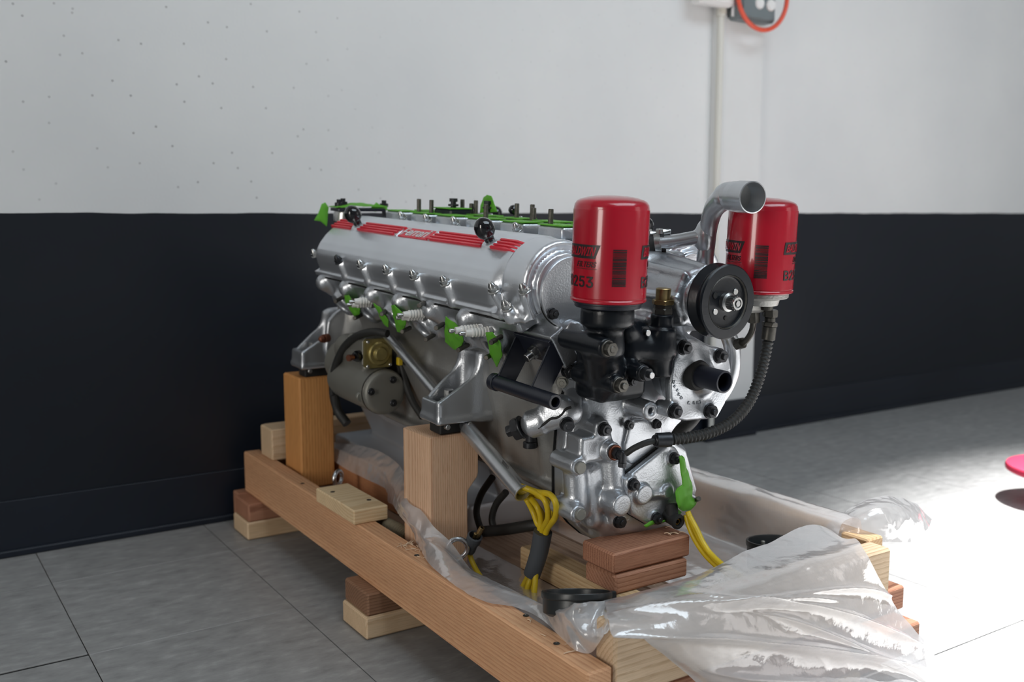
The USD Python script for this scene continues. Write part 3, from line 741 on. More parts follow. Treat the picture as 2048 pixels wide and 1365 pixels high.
# bolt bosses
for x, y, v0, v1, r, k in ((1207, 858, .092, .145, .0125, .008), (1158, 935, .092, .146, .0125, .009), (1158, 1030, .092, .146, .0125, .009), (1228, 905, .080, .13, .0135, .006),
                           (1303, 823, .058, .14, .0135, .012), (1150, 742, .128, .17, .014, .012), (1237, 1045, .098, .16, .010, .008), (1218, 1068, .115, .19, .014, 0.0074)):
    tc.append((cyf(x, y, v0, v1, r), k))
# the big cast plug and the upright rib above it
tc.append((cyf(1246, 1012, .072, .14, .0165, .003), 0.0074)); tc.append((s_cap(e(1224, 925, v=.106), e(1232, 1000, v=.100), .0160), 0.0074))
tc.append((s_box(e(1178, 892, v=.112), (.028, .018, .0195), None, .006), 0.0074))           # raised pad left of the sender
tc.append((s_cap(e(1178, 800, v=.125), e(1196, 852, v=.118), .010), 0.0087)); tc.append((s_cap(e(1225, 790, v=.118), e(1236, 900, v=.116), .010), 0.0099))
tc.append((s_cap(e(1150, 950, v=.120), e(1154, 1020, v=.117), .0165), 0.0099)); tc.append((s_cap(e(1178, 945, v=.118), e(1186, 1040, v=.115), .011), 0.0099))
tc.append((s_cap(e(1186, 1040, v=.122), e(1240, 1066, v=.118), .012), 0.0099)); tc.append((s_cap(e(1252, 905, v=.108), e(1256, 948, v=.104), .008), 0.0074))
tc.append((s_cap(e(1286, 800, v=.115), e(1258, 752, v=.118), .018), .02))
tc.append((s_box(e(1282, 880, v=.120), (.034, .012, .032), None, .006), 0.0050))            # flat right plate
tc.append((s_box(e(1325, 860, v=.13), (.022, .02, .028), None, .008), .01))
bo = e(1303, 823, v=.058); tc.append(('-', s_cyl(bo + FRONT * .01, bo + VA * .02, .0046, .0004), .0006))
part('timing_case', nets(s_union(tc, .006), (-.17, .05, .20), (.135, .205, .545), .0026), 'cast_alu', smooth=True, label='bright silver cast timing case with bolt bosses')
fl = Polygon(case_poly).buffer(.0012)
part('gasket', prism([(x, z) for x, z in fl.exterior.coords[:-1]], (0, .1668, 0), (1, 0, 0), (0, 0, 1), .0015), 'gasket_black', smooth=False)

sc_ = Polygon(pts(.104, (1243, 890), (1254, 846), (1266, 838), (1284, 838), (1318, 850), (1322, 905), (1312, 920), (1256, 930), (1246, 918)))
scv = part('side_cover', nets(s_union([s_poly(list(sc_.exterior.coords)[:-1], (0, .106, 0), (1, 0, 0), (0, 0, 1), 0, .009, .0025)], 0), (-.07, .08, .30), (.08, .12, .44), .0024), 'cast_alu', smooth=True)
part('gasket', prism([(x, z) for x, z in sc_.buffer(.001).exterior.coords[:-1]], (0, .1082, 0), (1, 0, 0), (0, 0, 1), .0024), 'gasket_black', scv, smooth=False)
for x, y in ((1256, 850), (1311, 848), (1306, 911)): part('cover_bolt', bolt(e(x, y, v=.0965), FRONT, .0062, .005, stud=.0015), 'black_bolt', scv)

# oil pump cover: flat plate with two linked round bumps
vp = .094
pp = Polygon(pts(vp - .012, (1255, 962), (1266, 950), (1338, 893), (1352, 898), (1360, 912), (1378, 955), (1386, 992), (1376, 1022), (1322, 1049), (1300, 1050), (1266, 1030), (1262, 1008), (1256, 985))).buffer(.0018)
pc = [s_poly(list(pp.exterior.coords)[:-1], (0, vp, 0), (1, 0, 0), (0, 0, 1), 0, .0115, .003)]
for x, y, r, f in ((1291, 991, .0150, .009), (1338, 985, .0105, .007)): pc.append((cyf(x, y, vp - .0115 - f, vp, r, .0025), .004))
pc.append((s_cap(e(1291, 991, v=vp - .011), e(1338, 985, v=vp - .011), .0055), .006))
for x, y in ((1265, 969), (1347, 917), (1311, 1037), (1384, 1003)): pc.append((cyf(x, y, vp - .0145, vp, .0105, .002), .004))
opc = part('oil_pump_cover', nets(s_union(pc, .004), (-.09, .06, .215), (.13, .10, .345), .0022), 'cast_alu', smooth=True)
part('gasket', prism([(x, z) for x, z in pp.buffer(.0008).exterior.coords[:-1]], (0, vp + .0022, 0), (1, 0, 0), (0, 0, 1), .0022), 'gasket_black', opc, smooth=False)
for x, y in ((1265, 969), (1347, 917), (1311, 1037)): part('nut', bolt(e(x, y, v=vp - .0148), FRONT, .0078, .0065, stud=.0035), 'black_bolt', opc)
part('stud', cyl(e(1386, 1003, v=.085), e(1398, 998, v=.062), .0035), 'stud_steel', opc)

# case bolts
for x, y, v, st in ((1207, 859, .0915, 0), (1237, 1043, .097, 0)): part('case_bolt', bolt(e(x, y, v=v), FRONT, .0085, .007, stud=.002 if not st else st), 'black_bolt')
for x, y, v in ((1160, 936, .0915), (1160, 1029, .0915)): part('case_plug', cyl(e(x, y, v=v) + VA * .001, e(x, y, v=v) + FRONT * .0035, .0088, ch=.001), 'starter_grey')
part('case_bolt', bolt(e(1136, 742, v=.126), nrm((-.25, -1, 0)), .0088, .008, stud=.002), 'black_bolt')
for x, y, v in ((1346, 892, .105),): part('case_bolt', bolt(e(x, y, v=v), FRONT, .0062, .005, stud=.0015), 'black_bolt')

# boss and stud below the cam drum, pad behind the steel bracket
part('stud', cyl(e(1155, 665, v=.112), e(1201, 676, v=.058), .0042, n=16), 'bolt_tip')
q0, q1 = e(1104, 687, v=.121), e(1126, 732, v=.121); q0[1] = q1[1] = 0; dd = nrm(q1 - q0); nin = nrm(np.array([-dd[2], 0, dd[0]])); nin = nin * np.sign(nin[0])
pad = s_union([s_box((q0 + q1) / 2 + VA * .163 + nin * .0145, (.0275, .0425, .0135), np.stack([dd, VA, np.cross(dd, VA)], 1), .003)], 0)
part('bracket_pad', nets(pad, (-.19, .10, .43), (-.06, .24, .56), .0022), 'cast_alu', smooth=True)

# black steel bracket with its cross tube
def plate(poly_uw, v0, v1): return prism(poly_uw, (0, v1, 0), (1, 0, 0), (0, 0, 1), v1 - v0, .0006)
brk = [tuple(e(x, y, v=.121)[[0, 2]]) for x, y in ((1103, 687), (1126, 732), (1098, 787), (1072, 800), (1060, 796), (1061, 783))]
br = part('steel_bracket', plate(brk, .121, .1245), 'black_satin', smooth=20, label='black painted U-shaped steel bracket')
part('side_plate', plate(brk, .2015, .205), 'black_satin', br, smooth=20)
part('back_plate', rbox((q0 + q1) / 2 + VA * .163, (np.linalg.norm(q1 - q0) / 2, .0420, .0018), np.stack([dd, VA, np.cross(dd, VA)], 1), .0006), 'black_satin', br, smooth=20)
part('top_flange', rbox(q0 + VA * .163 - nin * .002 + dd * -.001, (.0035, .0420, .0022), np.stack([dd, VA, np.cross(dd, VA)], 1), .0006), 'black_satin', br, smooth=20)
ta = e(1111, 805, v=.070)
part('cross_tube', pipe(ta, ta + VA * .142, .0105, .0068), 'black_satin', br)
part('tube_collar', cyl(ta + VA * .135, ta + VA * .147, .0122), 'black_satin', br)
bb = (q0 * .45 + q1 * .55) + VA * .170; bd = -nin; part('bracket_bolt', [bolt(bb, bd, .0095, .009), cyl(bb + bd * .010, bb + bd * .021, .0065)], 'nickel', br)
bb = (q0 * .55 + q1 * .45) + VA * .138; part('bracket_bolt', bolt(bb, bd, .0075, .006), 'black_bolt', br)

# split clamp knuckle under the bracket
k0, k1 = e(1066, 848, u=-.150), e(1138, 826, u=-.118)
kn = s_union([s_cap(k0, k1, .0175, .0165), (s_cyl(k0 + nrm(k0 - k1) * .006, k0 + (k1 - k0) * .3, .0185, .003), .006), (s_cap(k1, k1 + np.array([.03, .03, .012]), .014), .012),
              (s_cap(e(1098, 812, u=-.137), e(1120, 808, u=-.126), .0125), .012)], .008)
kp = part('clamp_knuckle', nets(kn, (-.20, .05, .36), (-.05, .20, .47), .0022), 'cast_alu', smooth=True)
ey_ = EM.T @ (EYE - EO)
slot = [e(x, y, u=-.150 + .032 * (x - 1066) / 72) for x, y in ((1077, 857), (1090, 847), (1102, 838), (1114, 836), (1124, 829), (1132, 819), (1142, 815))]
part('slot_shade', sweep(spline([p + nrm(ey_ - p) * .0176 for p in slot], 5), .0019, 8), 'gasket_black', kp)  # black bead laid on the casting as the slit's shade; nothing is cut
kd = nrm(k0 - k1); part('clamp_nut', [cyl(k0 + kd * .016, k0 + kd * .019, .0165), hexa(k0 + kd * .019, k0 + kd * .029, .0165), hexa(k0 + kd * .029, k0 + kd * .039, .0085)], 'black_bolt', kp)
part('clamp_bolt', bolt(e(1133, 848, v=.085), FRONT + np.array([-.3, 0, -.2]), .0085, .008), 'black_bolt', kp)
part('clamp_bolt', bolt(e(1125, 765, u=-.128), nrm((-.7, -.7, 0)), .0070, .007), 'starter_grey', kp)
part('drain_stub', [cyl(e(1062, 868, u=-.10), e(1062, 884, u=-.10), .008), cyl(e(1060, 884, u=-.10), e(1060, 896, u=-.10), .0105)], 'black_bolt')
part('drain_stub', [cyl(e(994, 848, u=-.06), e(994, 856, u=-.06), .009), cyl(e(994, 856, u=-.06), e(994, 864, u=-.06), .007)], 'black_bolt')
# flange ribs where crankcase and timing case meet
part('rib', sweep(spline([e(1118, 763, v=.165), e(1142, 800, v=.165), e(1160, 850, v=.16)], 6), .004, 10), 'cast_alu')

# ---- engine mounts (four alike): a foot with two curved webs, bolt with washers and rubber pads
def mount_mesh(v0, v1):
    near = [(876, 851), (876, 808), (886, 800), (902, 788), (920, 775), (939, 760), (949, 750), (957, 739), (964, 724), (970, 704), (1020, 700), (1040, 846), (1003, 838), (955, 836)]
    far_ = [(845, 838), (851, 798), (860, 785), (874, 770), (888, 755), (901, 743), (911, 730), (917, 716), (919, 700), (960, 690), (1000, 830)]
    N_ = [tuple(e(x, y, v=v0 + .002)[[0, 2]]) for x, y in near]; F_ = [tuple(e(x, y, v=v1 - .002)[[0, 2]]) for x, y in far_]; w = .0085; m_ = (v0 + v1) / 2; hv = (v1 - v0) / 2
    P = [s_poly(N_, (0, v0 + w, 0), (1, 0, 0), (0, 0, 1), 0, w, .003), (s_poly(F_, (0, v1, 0), (1, 0, 0), (0, 0, 1), 0, w, .003), .003)]
    zb = e(876, 851, v=v0)[2]; u0 = N_[0][0]; zt = e(876, 808, v=v0)[2]
    P.append((s_box((u0 + .075, m_, zb + .004), (.075, hv, .005), None, .002), .004))
    P.append((s_box((u0 + .0045, m_, (zb + zt) / 2), (.0045, hv, (zt - zb) / 2), None, .004), .006))
    P.append((s_box((u0 + .045, m_, zb + .0035), (.0465, hv + .0025, .004), None, .0015), .003))
    P.append((s_box((-.085, m_, .40), (.03, hv, .055), None, .01), .02))
    return nets(s_union(P, .003), (-.24, v0 - .02, .31), (-.02, v1 + .02, .52), .0026), u0, zb


mf, mu, mz = mount_mesh(.347, .404)
for sd, v in ((-1, 0), (-1, .545), (1, 0), (1, .545)):
    m = mf.copy(); dz = -.010 if v else 0; du = .004 if v else 0
    m.apply_translation([du, v, dz])
    if sd > 0: m = mirror(m)
    mt = part('engine_mount', m, 'cast_alu', smooth=True)
    c = np.array([sd * -(mu + .034 + du), .376 + v, mz + .010 + dz])
    part('mount_bolt', [cyl(c, c + [0, 0, .010], .0105), cyl(c + [0, 0, .010], c + [0, 0, .0135], .0125), cyl(c + [0, 0, .0135], c + [0, 0, .019], .0115), cyl(c + [0, 0, .019], c + [0, 0, .0225], .013), hexa(c + [0, 0, .0225], c + [0, 0, .036], .0088)], 'nickel', mt)
    part('rubber_pad', rbox(c + [-sd * .004, .006, -.0213], (.025, .017, .0106), None, .002), 'rubber', mt)
    if v and sd < 0:
        wbp = [tuple(e(x, y, v=.885)[[0, 2]]) for x, y in ((655, 644), (668, 628), (692, 611), (722, 622), (716, 690), (690, 748), (664, 748), (650, 700))]
        part('housing_web', nets(s_poly(wbp, (0, .897, 0), (1, 0, 0), (0, 0, 1), 0, .014, .005), (-.20, .85, .28), (-.02, .93, .50), .0034), 'cast_alu', mt, smooth=True)
    for q in (-.018, .022): part('foot_bolt', cyl(c + [q, -.0235, -.0155], c + [q, -.031, -.0155], .0042), 'bolt_tip', mt)

# ---- oil filters: red cans with black print, on their bases
FR = .0472
fprof = [(.030, 0), (.0455, 0), (FR, .0012), (FR, .0036), (.0460, .0050), (.0460, .0056), (.0468, .0066), (.0468, .1125), (.0464, .1132), (.0462, .1150), (.0455, .1185), (.0430, .1222), (.0390, .1246), (.030, .1272), (.018, .1290), (0, .1296)]


def wrap(m, a0, z0, r):
    """Lays flat lettering (x along, y up, z out) around a vertical cylinder; x = 0 goes to the angle a0."""
    m = trimesh.Trimesh(*trimesh.remesh.subdivide_to_size(m.vertices, m.faces, .0035)[:2], process=False); a = a0 + m.vertices[:, 0] / r; R_ = r + m.vertices[:, 2]
    m.vertices = np.c_[R_ * np.cos(a), R_ * np.sin(a), z0 + m.vertices[:, 1]]; return m


def slant(m, k): m.vertices[:, 0] += m.vertices[:, 1] * k; return m


def fit(text, w, h, depth, bold=True, k=0.):
    m = meshkit.text_mesh(text, .02, depth, bold=bold); b = m.bounds; m.apply_translation([-b[0, 0], -b[0, 1], -b[0, 2]]); m.vertices[:, 0] *= w / (b[1, 0] - b[0, 0]); m.vertices[:, 1] *= h / (b[1, 1] - b[0, 1]); return slant(m, k)


def flat(poly, depth=.0004): return trimesh.creation.extrude_polygon(Polygon(poly), depth, engine='earcut')


def shifted(m, x, y, z=0): m.apply_translation([x, y, z]); return m


def oil_filter(c, yaw, label):
    """yaw: angle of the bar code (u, v plane)."""
    f = part('oil_filter', place(lathe(fprof, n=72), c), 'filter_red', smooth=30, label=label)
    r = .0468 - .00002
    for a0 in (yaw - math.radians(94.5), yaw + math.radians(40), yaw + math.radians(150)):
        L = .0515
        bar = shifted(flat([(-.002, 0), (L - .0045, 0), (L + .002, .0165), (.0, .0165)]), 0, .0545, .00022)
        part('print', place(wrap(bar, a0, 0, r), c), 'print_black', f, smooth=False)
        part('print', place(wrap(shifted(fit('BALDWIN', .0435, .0108, .0005, True, .28), .002, .0575, .00055), a0, 0, r), c), 'filter_red', f, smooth=False, label='red brand lettering')
        part('print', place(wrap(shifted(fit('FILTERS', .0280, .0070, .0004, True, .28), .0195, .0440, .00022), a0, 0, r), c), 'print_black', f, smooth=False)
        part('print', place(wrap(shifted(flat([(.0185, 0), (.050, 0), (.0501, .0005), (.0185, .0005)]), 0, .0418, .00022), a0, 0, r), c), 'print_black', f, smooth=False)
        part('print', place(wrap(shifted(fit('B253', .0455, .0138, .0004, True), .0005, .0195, .00022), a0, 0, r), c), 'print_black', f, smooth=False)
    rb = random.Random(12); z = .0; bars = []
    while z < .044:
        h = rb.choice((.00045, .0007, .0011, .0015)); bars.append(flat([(-.0085, z), (.0085, z), (.0085, z + h), (-.0085, z + h)])); z += h + rb.choice((.0004, .0006, .0009))
    part('barcode', place(wrap(shifted(join(bars), 0, .0225, .00022), yaw, 0, r), c), 'print_black', f, smooth=False)
    return f


fl_c = e(1221, 479, v=.022); fl_c[2] = e(1216, 600, v=.022)[2] - .001; fr_c = e(1523, 479, v=.022); fr_c[2] = e(1525, 581, v=.022)[2] - .001
toward = lambda c: math.atan2((EM.T @ (EYE - EO))[1] - c[1], (EM.T @ (EYE - EO))[0] - c[0])
oil_filter(fl_c, toward(fl_c) + math.radians(15), 'red oil filter can in front of the near bank'); oil_filter(fr_c, toward(fr_c) + math.radians(2), 'red oil filter can on the far side behind the pulley')
z0 = fl_c[2]
# black cast filter head of the near filter, with the relief valve beside it
ax = lambda x, y, v=.04: e(x, y, v=v)
rv = ax(1321, 700); b1 = e(1218, 698, v=-.012); b2 = e(1240, 771, v=.012); b3 = e(1290, 748, v=.008); b4 = e(1284, 664, v=.045)
fh = [s_cyl(fl_c + [0, 0, -.032], fl_c + [0, 0, -.006], .0335, .006), (s_cyl(fl_c + [0, 0, -.068], fl_c + [0, 0, -.025], .0205, .004), .010),
      (s_cap(fl_c + [.0, .01, -.06], e(1212, 755, v=.06), .026), .014), (s_box(e(1222, 735, v=.085), (.042, .03, .042), None, .012), .012),
      (s_cyl(b1 + VA * .003, b1 + VA * .09, .0125, .003), .006), (s_cyl(b2 + VA * .002, b2 + VA * .09, .0120, .003), .006), (s_cyl(b3 + VA * .002, b3 + VA * .09, .0118, .003), .006), (s_cyl(b4 + VA * .002, b4 + VA * .06, .0125, .003), .006),
      (s_cyl([rv[0], rv[1], e(1321, 752, v=.04)[2]], [rv[0], rv[1], e(1321, 690, v=.04)[2]], .0165, .003), .004), (s_cyl([rv[0], rv[1], e(1321, 712, v=.04)[2]], [rv[0], rv[1], e(1321, 655, v=.04)[2]], .0195, .003), .003),
      (s_cyl([rv[0], rv[1], e(1321, 660, v=.04)[2]], [rv[0], rv[1], e(1321, 628, v=.04)[2]], .0152, .002), .003),
      (s_cap(e(1262, 700, v=.05), rv, .017), .012), (s_cap(e(1255, 660, v=.05), e(1290, 690, v=.06), .015), .012), (s_box(e(1290, 700, v=.10), (.045, .02, .035), None, .008), .012)]
hd = part('filter_head', nets(s_union(fh, .006), (-.22, -.03, .40), (.0, .14, .58), .0026), 'black_paint', smooth=True, label='black painted filter head with relief valve')
part('seal', place(lathe([(0, -.0075), (.0405, -.0075), (.0415, -.0065), (.0415, -.003), (.0435, -.0022), (.0435, .0002), (0, .0002)], n=64), fl_c), 'black_satin', hd)
for b, st in ((b1, .001), (b2, .003), (b3, .006), (b4, .005)):
    part('head_bolt', bolt(b + VA * .002, FRONT, .0088, .0075, stud=st), 'steel_dark' if b is b1 or b is b2 else 'black_bolt', hd)
    if st > .003: part('bolt_end', cyl(b + VA * .002 + FRONT * (.0088 + st), b + VA * .002 + FRONT * (.0099 + st), .0042), 'bolt_tip', hd)
part('head_bolt', bolt(e(1262, 762, v=.03), FRONT, .006, .006), 'black_bolt', hd)
zz = lambda y: e(1321, y, v=.04)[2]; R0 = rv * [1, 1, 0]
part('relief_cap', [hexa(R0 + [0, 0, zz(629)], R0 + [0, 0, zz(617)], .0135), hexa(R0 + [0, 0, zz(617.5)], R0 + [0, 0, zz(609)], .0130)], 'steel_dark', hd)
part('brass_cap', [hexa(R0 + [0, 0, zz(609)], R0 + [0, 0, zz(600)], .0150), lathe([(0, 0), (.0098, 0), (.0100, .001), (.0100, zz(577) - zz(601) - .001), (.0092, zz(577) - zz(601)), (0, zz(577) - zz(601))], R0 + [0, 0, zz(601)])], 'brass', hd, label='brass relief valve cap')
# base of the far filter, its hoses
part('filter_base', [place(lathe([(0, -.018), (.028, -.018), (.030, -.010), (.040, -.0075), (.0415, -.006), (.0415, -.001), (0, -.001)], n=56), fr_c), rbox(fr_c + [.0, .03, -.018], (.028, .035, .012), None, .004)], 'rough_alu')
hose_top = e(1541, 612, v=.018)
part('hose_fitting', [cyl(fr_c + [.012, -.006, -.019], fr_c + [.012, -.006, -.026], .0095), hexa(e(1541, 620, v=.016), e(1540, 634, v=.016), .0108), cyl(e(1540, 634, v=.016), e(1540, 645, v=.016), .0075), hexa(e(1540, 645, v=.016), e(1539, 653, v=.016), .0112), cyl(e(1539, 653, v=.016), e(1536, 680, v=.016), .0098)], 'steel_dark')
hp = spline([e(1537, 676, v=.016), e(1531, 710, v=.014), e(1519, 755, v=.010), e(1498, 805, v=.004), e(1465, 843, v=.0), e(1420, 866, v=.002), e(1375, 876, v=.008), e(1338, 880, v=.016)], 26)
dist = np.r_[0, np.cumsum(np.linalg.norm(np.diff(hp, axis=0), axis=1))]; hp = np.stack([np.interp(np.linspace(0, dist[-1], 360), dist, hp[:, k]) for k in range(3)], 1)
part('ribbed_hose', sweep(hp, .0072 + .0009 * (np.sin(np.linspace(0, dist[-1], 360) / .0058 * 2 * math.pi)), 14), 'hose_black', label='black ribbed oil hose')
wire = np.stack([hp[:, 0], hp[:, 1], hp[:, 2]], 1)
th = np.linspace(0, dist[-1] / .0058 * 2 * math.pi, 360)
part('hose_end', [cyl(e(1342, 879.5, v=.014), e(1312, 881, v=.022), .0098), cyl(e(1316, 881, v=.022), e(1308, 882, v=.023), .0075)], 'black_bolt')
part('sender_pipe', sweep(spline([e(1310, 882, v=.023), e(1290, 887, v=.028), e(1268, 897, v=.036), e(1252, 908, v=.045)], 8), .0042, 10), 'hose_black')
sb_ = e(1228, 905, v=.079)
sd_ = part('sender', [cyl(sb_ + VA * .004, sb_ + FRONT * .004, .0102), hexa(sb_ + FRONT * .004, sb_ + FRONT * .012, .0085), cyl(sb_ + FRONT * .012, sb_ + FRONT * .020, .0068), cyl(sb_ + FRONT * .018 + [0, 0, .006], sb_ + FRONT * .018 + [0, 0, -.010], .0055), hexa(sb_ + FRONT * .018 + [0, 0, -.010], sb_ + FRONT * .018 + [0, 0, -.016], .006)], 'black_bolt')
part('copper_washer', cyl(sb_ + FRONT * .0005, sb_ + FRONT * .0045, .0110), 'copper', sd_)
# hard line from the far filter base
part('hard_line', [sweep(spline([e(1507, 612, v=.03), e(1507, 640, v=.03), e(1503, 665, v=.035), e(1490, 684, v=.045), e(1478, 689, v=.055)], 8), .0045, 12), hexa(e(1507, 622, v=.03), e(1507, 645, v=.03), .0088), hexa(e(1486, 686, v=.048), e(1474, 690, v=.06), .0085)], 'steel_dark')
part('lower_hose', sweep(spline([e(1398, 822, v=.08), e(1380, 845, v=.075), e(1362, 862, v=.07), e(1350, 880, v=.07)], 6), .0098, 14), 'hose_black')

# ---- water pump at the lower right
vw = .052
wpo = pts(vw, (1352, 690), (1366, 678), (1388, 680), (1430, 697), (1448, 712), (1452, 735), (1449, 775), (1440, 805), (1424, 834), (1405, 836), (1362, 840), (1338, 835), (1332, 815), (1330, 765), (1338, 720))
wp = [s_poly(wpo, (0, vw, 0), (1, 0, 0), (0, 0, 1), -.002, .011, .003)]
wc = e(1390, 757, v=vw); wp.append((s_cyl(wc + VA * .06, wc, .036, .006), .012)); wp.append((s_cyl(wc + VA * .03 + [.004, 0, -.004], wc + [.004, .004, -.004], .043, .004), .004))
wp.append((s_cap(wc + FRONT * .008 + [0, 0, .006], wc + FRONT * .010 + [.004, 0, -.002], .021), .008)); wp.append((s_cap(wc + [-.02, .0, .03], e(1330, 640, v=.10), .018), .02))
wb = [(1366, 695), (1438, 712), (1347, 822), (1418, 822)]
for x, y in wb: wp.append((s_cyl(e(x, y, v=vw - .014), e(x, y, v=vw - .014) + VA * .03, .0105, .002), .005))
wpart = part('water_pump', nets(s_union(wp, .005), (-.06, .01, .36), (.14, .15, .56), .0026), 'cast_alu', smooth=True, label='cast water pump housing')
for x, y in wb: part('pump_bolt', bolt(e(x, y, v=vw - .0142), FRONT, .0092, .0075, stud=.004), 'black_bolt', wpart)
p1 = e(1450, 765, v=-.018); p0 = p1 * [1, 0, 1] + VA * (vw - .014)
part('pipe_stub', [lathe([(.0128, 0), (.0150, .0004), (.0152, .002), (.0150, .025), (.0156, .045), (.0160, p0[1] - p1[1] + .004), (.0128, p0[1] - p1[1] + .004), (.0128, .0)], p1, VA, 40)], 'black_satin', wpart)
part('pipe_collar', lathe([(0, 0), (.019, 0), (.0215, .006), (.0215, .012), (0, .012)], p0 + FRONT * .012, VA, 40), 'rubber', wpart)
for t, x, y, rot, hh in (('H', 1346, 764, 80, .0052), ('4', 1348.5, 773, 75, .0045), ('4', 1354, 781, 60, .0045), ('8', 1357, 789, 55, .0048), ('0', 1362, 796, 50, .0048), ('C', 1377, 806, 10, .005), ('8', 1387, 806, 2, .005), ('8', 1394, 805.5, -3, .005), ('1', 1400, 803.5, -8, .005)):
    m = meshkit.text_mesh(t, hh, .0022, bold=False); b_ = m.bounds; m.apply_translation(-(b_[0] + b_[1]) / 2 * [1, 1, 0])
    m = place(m, (0, 0, 0), trimesh.transformations.rotation_matrix(math.radians(-rot * .25 if x < 1370 else -rot), [0, 0, 1])[:3, :3])
    part('cast_number', place(m, e(x, y, v=vw - .0105), np.array([[1, 0, 0], [0, 0, -1], [0, 1, 0.]])), 'cast_alu', wpart, smooth=False)

# ---- pulley on its ribbed bearing housing
pa = np.array([.0315, 0, e(1452, 604, v=-.018)[2]]); pv = -.018
ho = [s_cyl(pa + VA * .14, pa + VA * .03, .052, .006, .040), (s_cyl(pa + VA * .05, pa + VA * .012, .030, .004), .006), (s_box(pa + VA * .125 + [-.01, 0, .0], (.065, .015, .055), None, .012), .012)]
for a_ in (20, 75, 130, 180, 230, 300): dq = np.array([math.cos(math.radians(a_)), 0, math.sin(math.radians(a_))]); ho.append((s_cap(pa + VA * .125 + dq * .052, pa + VA * .034 + dq * .040, .0062), .003))
for x, y in ((1327, 548), (1298, 640)): ho.append((s_cap(e(x, y, v=.085), e(x, y, v=.085) + VA * .05, .011), .008))
hs = part('pulley_housing', nets(s_union(ho, .006), (-.07, .0, .49), (.12, .165, .66), .0028), 'cast_alu', smooth=True)
hb = e(1327, 547, v=.082); part('housing_bolt', [hexa(hb, hb + FRONT * .008, .0085), cyl(hb, hb + FRONT * .030, .0042)], 'stud_steel', hs)
pl = [(0, 0), (.0125, 0), (.0145, .001), (.030, .001), (.0330, .0005), (.0345, -.0030), (.0360, -.0045), (.0475, -.0045), (.0492, -.003), (.0492, -.0005), (.0440, .0075), (.0440, .0100), (.0492, .0185), (.0492, .0205), (.0480, .0220), (.030, .0220), (.012, .0240), (0, .0240)]
pu = part('pulley', [lathe(pl, pa + VA * pv, VA, 72)], 'black_paint', label='black grooved belt pulley')
part('hub', [lathe([(0, .002), (.0125, .002), (.0125, -.006), (.0095, -.008), (.0090, -.020), (.0082, -.0215), (.0060, -.0215), (.0055, -.018), (0, -.018)], pa + VA * pv, VA, 32), hexa(pa + VA * (pv - .016), pa + VA * (pv - .022), .0042)], 'nickel', pu)
part('spline', [cyl(pa + VA * (pv - .008) + .0088 * np.array([math.cos(a_), 0, math.sin(a_)]), pa + VA * (pv - .0195) + .0088 * np.array([math.cos(a_), 0, math.sin(a_)]), .0009, n=6) for a_ in np.linspace(0, 6.28, 16, endpoint=False)], 'nickel', pu, kind='stuff')
for a_ in (35, 155, 215, 275, 335): q = pa + VA * (pv - .0003) + .0215 * np.array([math.cos(math.radians(a_)), 0, math.sin(math.radians(a_))]); part('pulley_hole', cyl(q + VA * .0015, q, .0042 if a_ != 275 else .003), 'nickel' if a_ in (35, 215) else 'gasket_black', pu)
part('wear_ring', lathe([(.0338, -.0022), (.0346, -.0034), (.0352, -.0042), (.0348, -.0046), (.0336, -.0026)], pa + VA * pv, VA, 72), 'steel_dark', pu)

# ---- thermostat outlet: big open pipe, branch and down pipe
vo = .075
P0 = e(1506, 395, v=-.035); P1 = P0 + VA * .040 + [.008, 0, .000]
mainp = spline([P1, P1 + VA * .012 + [-.001, 0, .0], e(1447, 397, v=.022), e(1429, 416, v=.048), e(1419, 446, v=.066), e(1414, 485, v=vo), e(1410, 530, v=vo), e(1416, 590, v=vo), e(1442, 645, v=vo), e(1463, 690, v=vo), e(1462, 745, v=vo), e(1440, 790, v=vo + .005), e(1412, 812, v=vo + .01)], 6)
rr_ = np.interp(np.arange(len(mainp)), [0, 6, 13, 20, 28, 76], [.0195, .0185, .0158, .0132, .0118, .0122])
op = part('outlet_pipe', [sweep(mainp, rr_, 24)], 'alu_tube', label='silver coolant outlet pipe with open mouth')
part('mouth', [lathe([(.0192, 0), (.0206, .0003), (.0208, .001), (.0208, .028), (.0202, .030), (.0200, .040), (.0185, .042), (.0185, .012), (.0192, 0)], P0, P1 - P0, 44)], 'alu_tube', op)
part('mouth_bore', lathe([(.0191, .001), (.0186, .030), (0, .034), (0, .0345), (.0188, .0306), (.0193, .001)], P0, P1 - P0, 40), 'rough_alu', op)
brn = spline([e(1412, 472, v=vo), e(1385, 477, v=.088), e(1350, 483, v=.105), e(1318, 486, v=.12)], 6)
part('branch_pipe', sweep(brn, np.interp(np.arange(len(brn)), [0, 4, len(brn)], [.0125, .0102, .0098]), 20), 'alu_tube', op)
part('weld', nets(s_union([s_cap(e(1411, 455, v=vo), e(1411, 492, v=vo), .0115), (s_cap(e(1411, 473, v=vo), e(1385, 477, v=.095), .0100), .012)], .01), (.03, .05, .58), (.14, .13, .70), .0022), 'alu_tube', op, smooth=True)
h0, h1 = e(1330, 484.5, v=.118), e(1300, 489, v=.132); hd_ = nrm(h1 - h0)
ch = part('coolant_hose', pipe(h0, h1 + hd_ * .045, .0135, .0100), 'rubber', op)
for t in (.006, .024): part('hose_clamp', [pipe(h0 + hd_ * t, h0 + hd_ * (t + .009), .0146, .0136), rbox(h0 + hd_ * (t + .0045) + [0, -.004, .0165], (.005, .0045, .0040), None, .001), hexa(h0 + hd_ * (t + .0045) + [.003, -.006, .0165], h0 + hd_ * (t + .0045) + [.012, -.012, .0165], .0045)], 'nickel', ch)
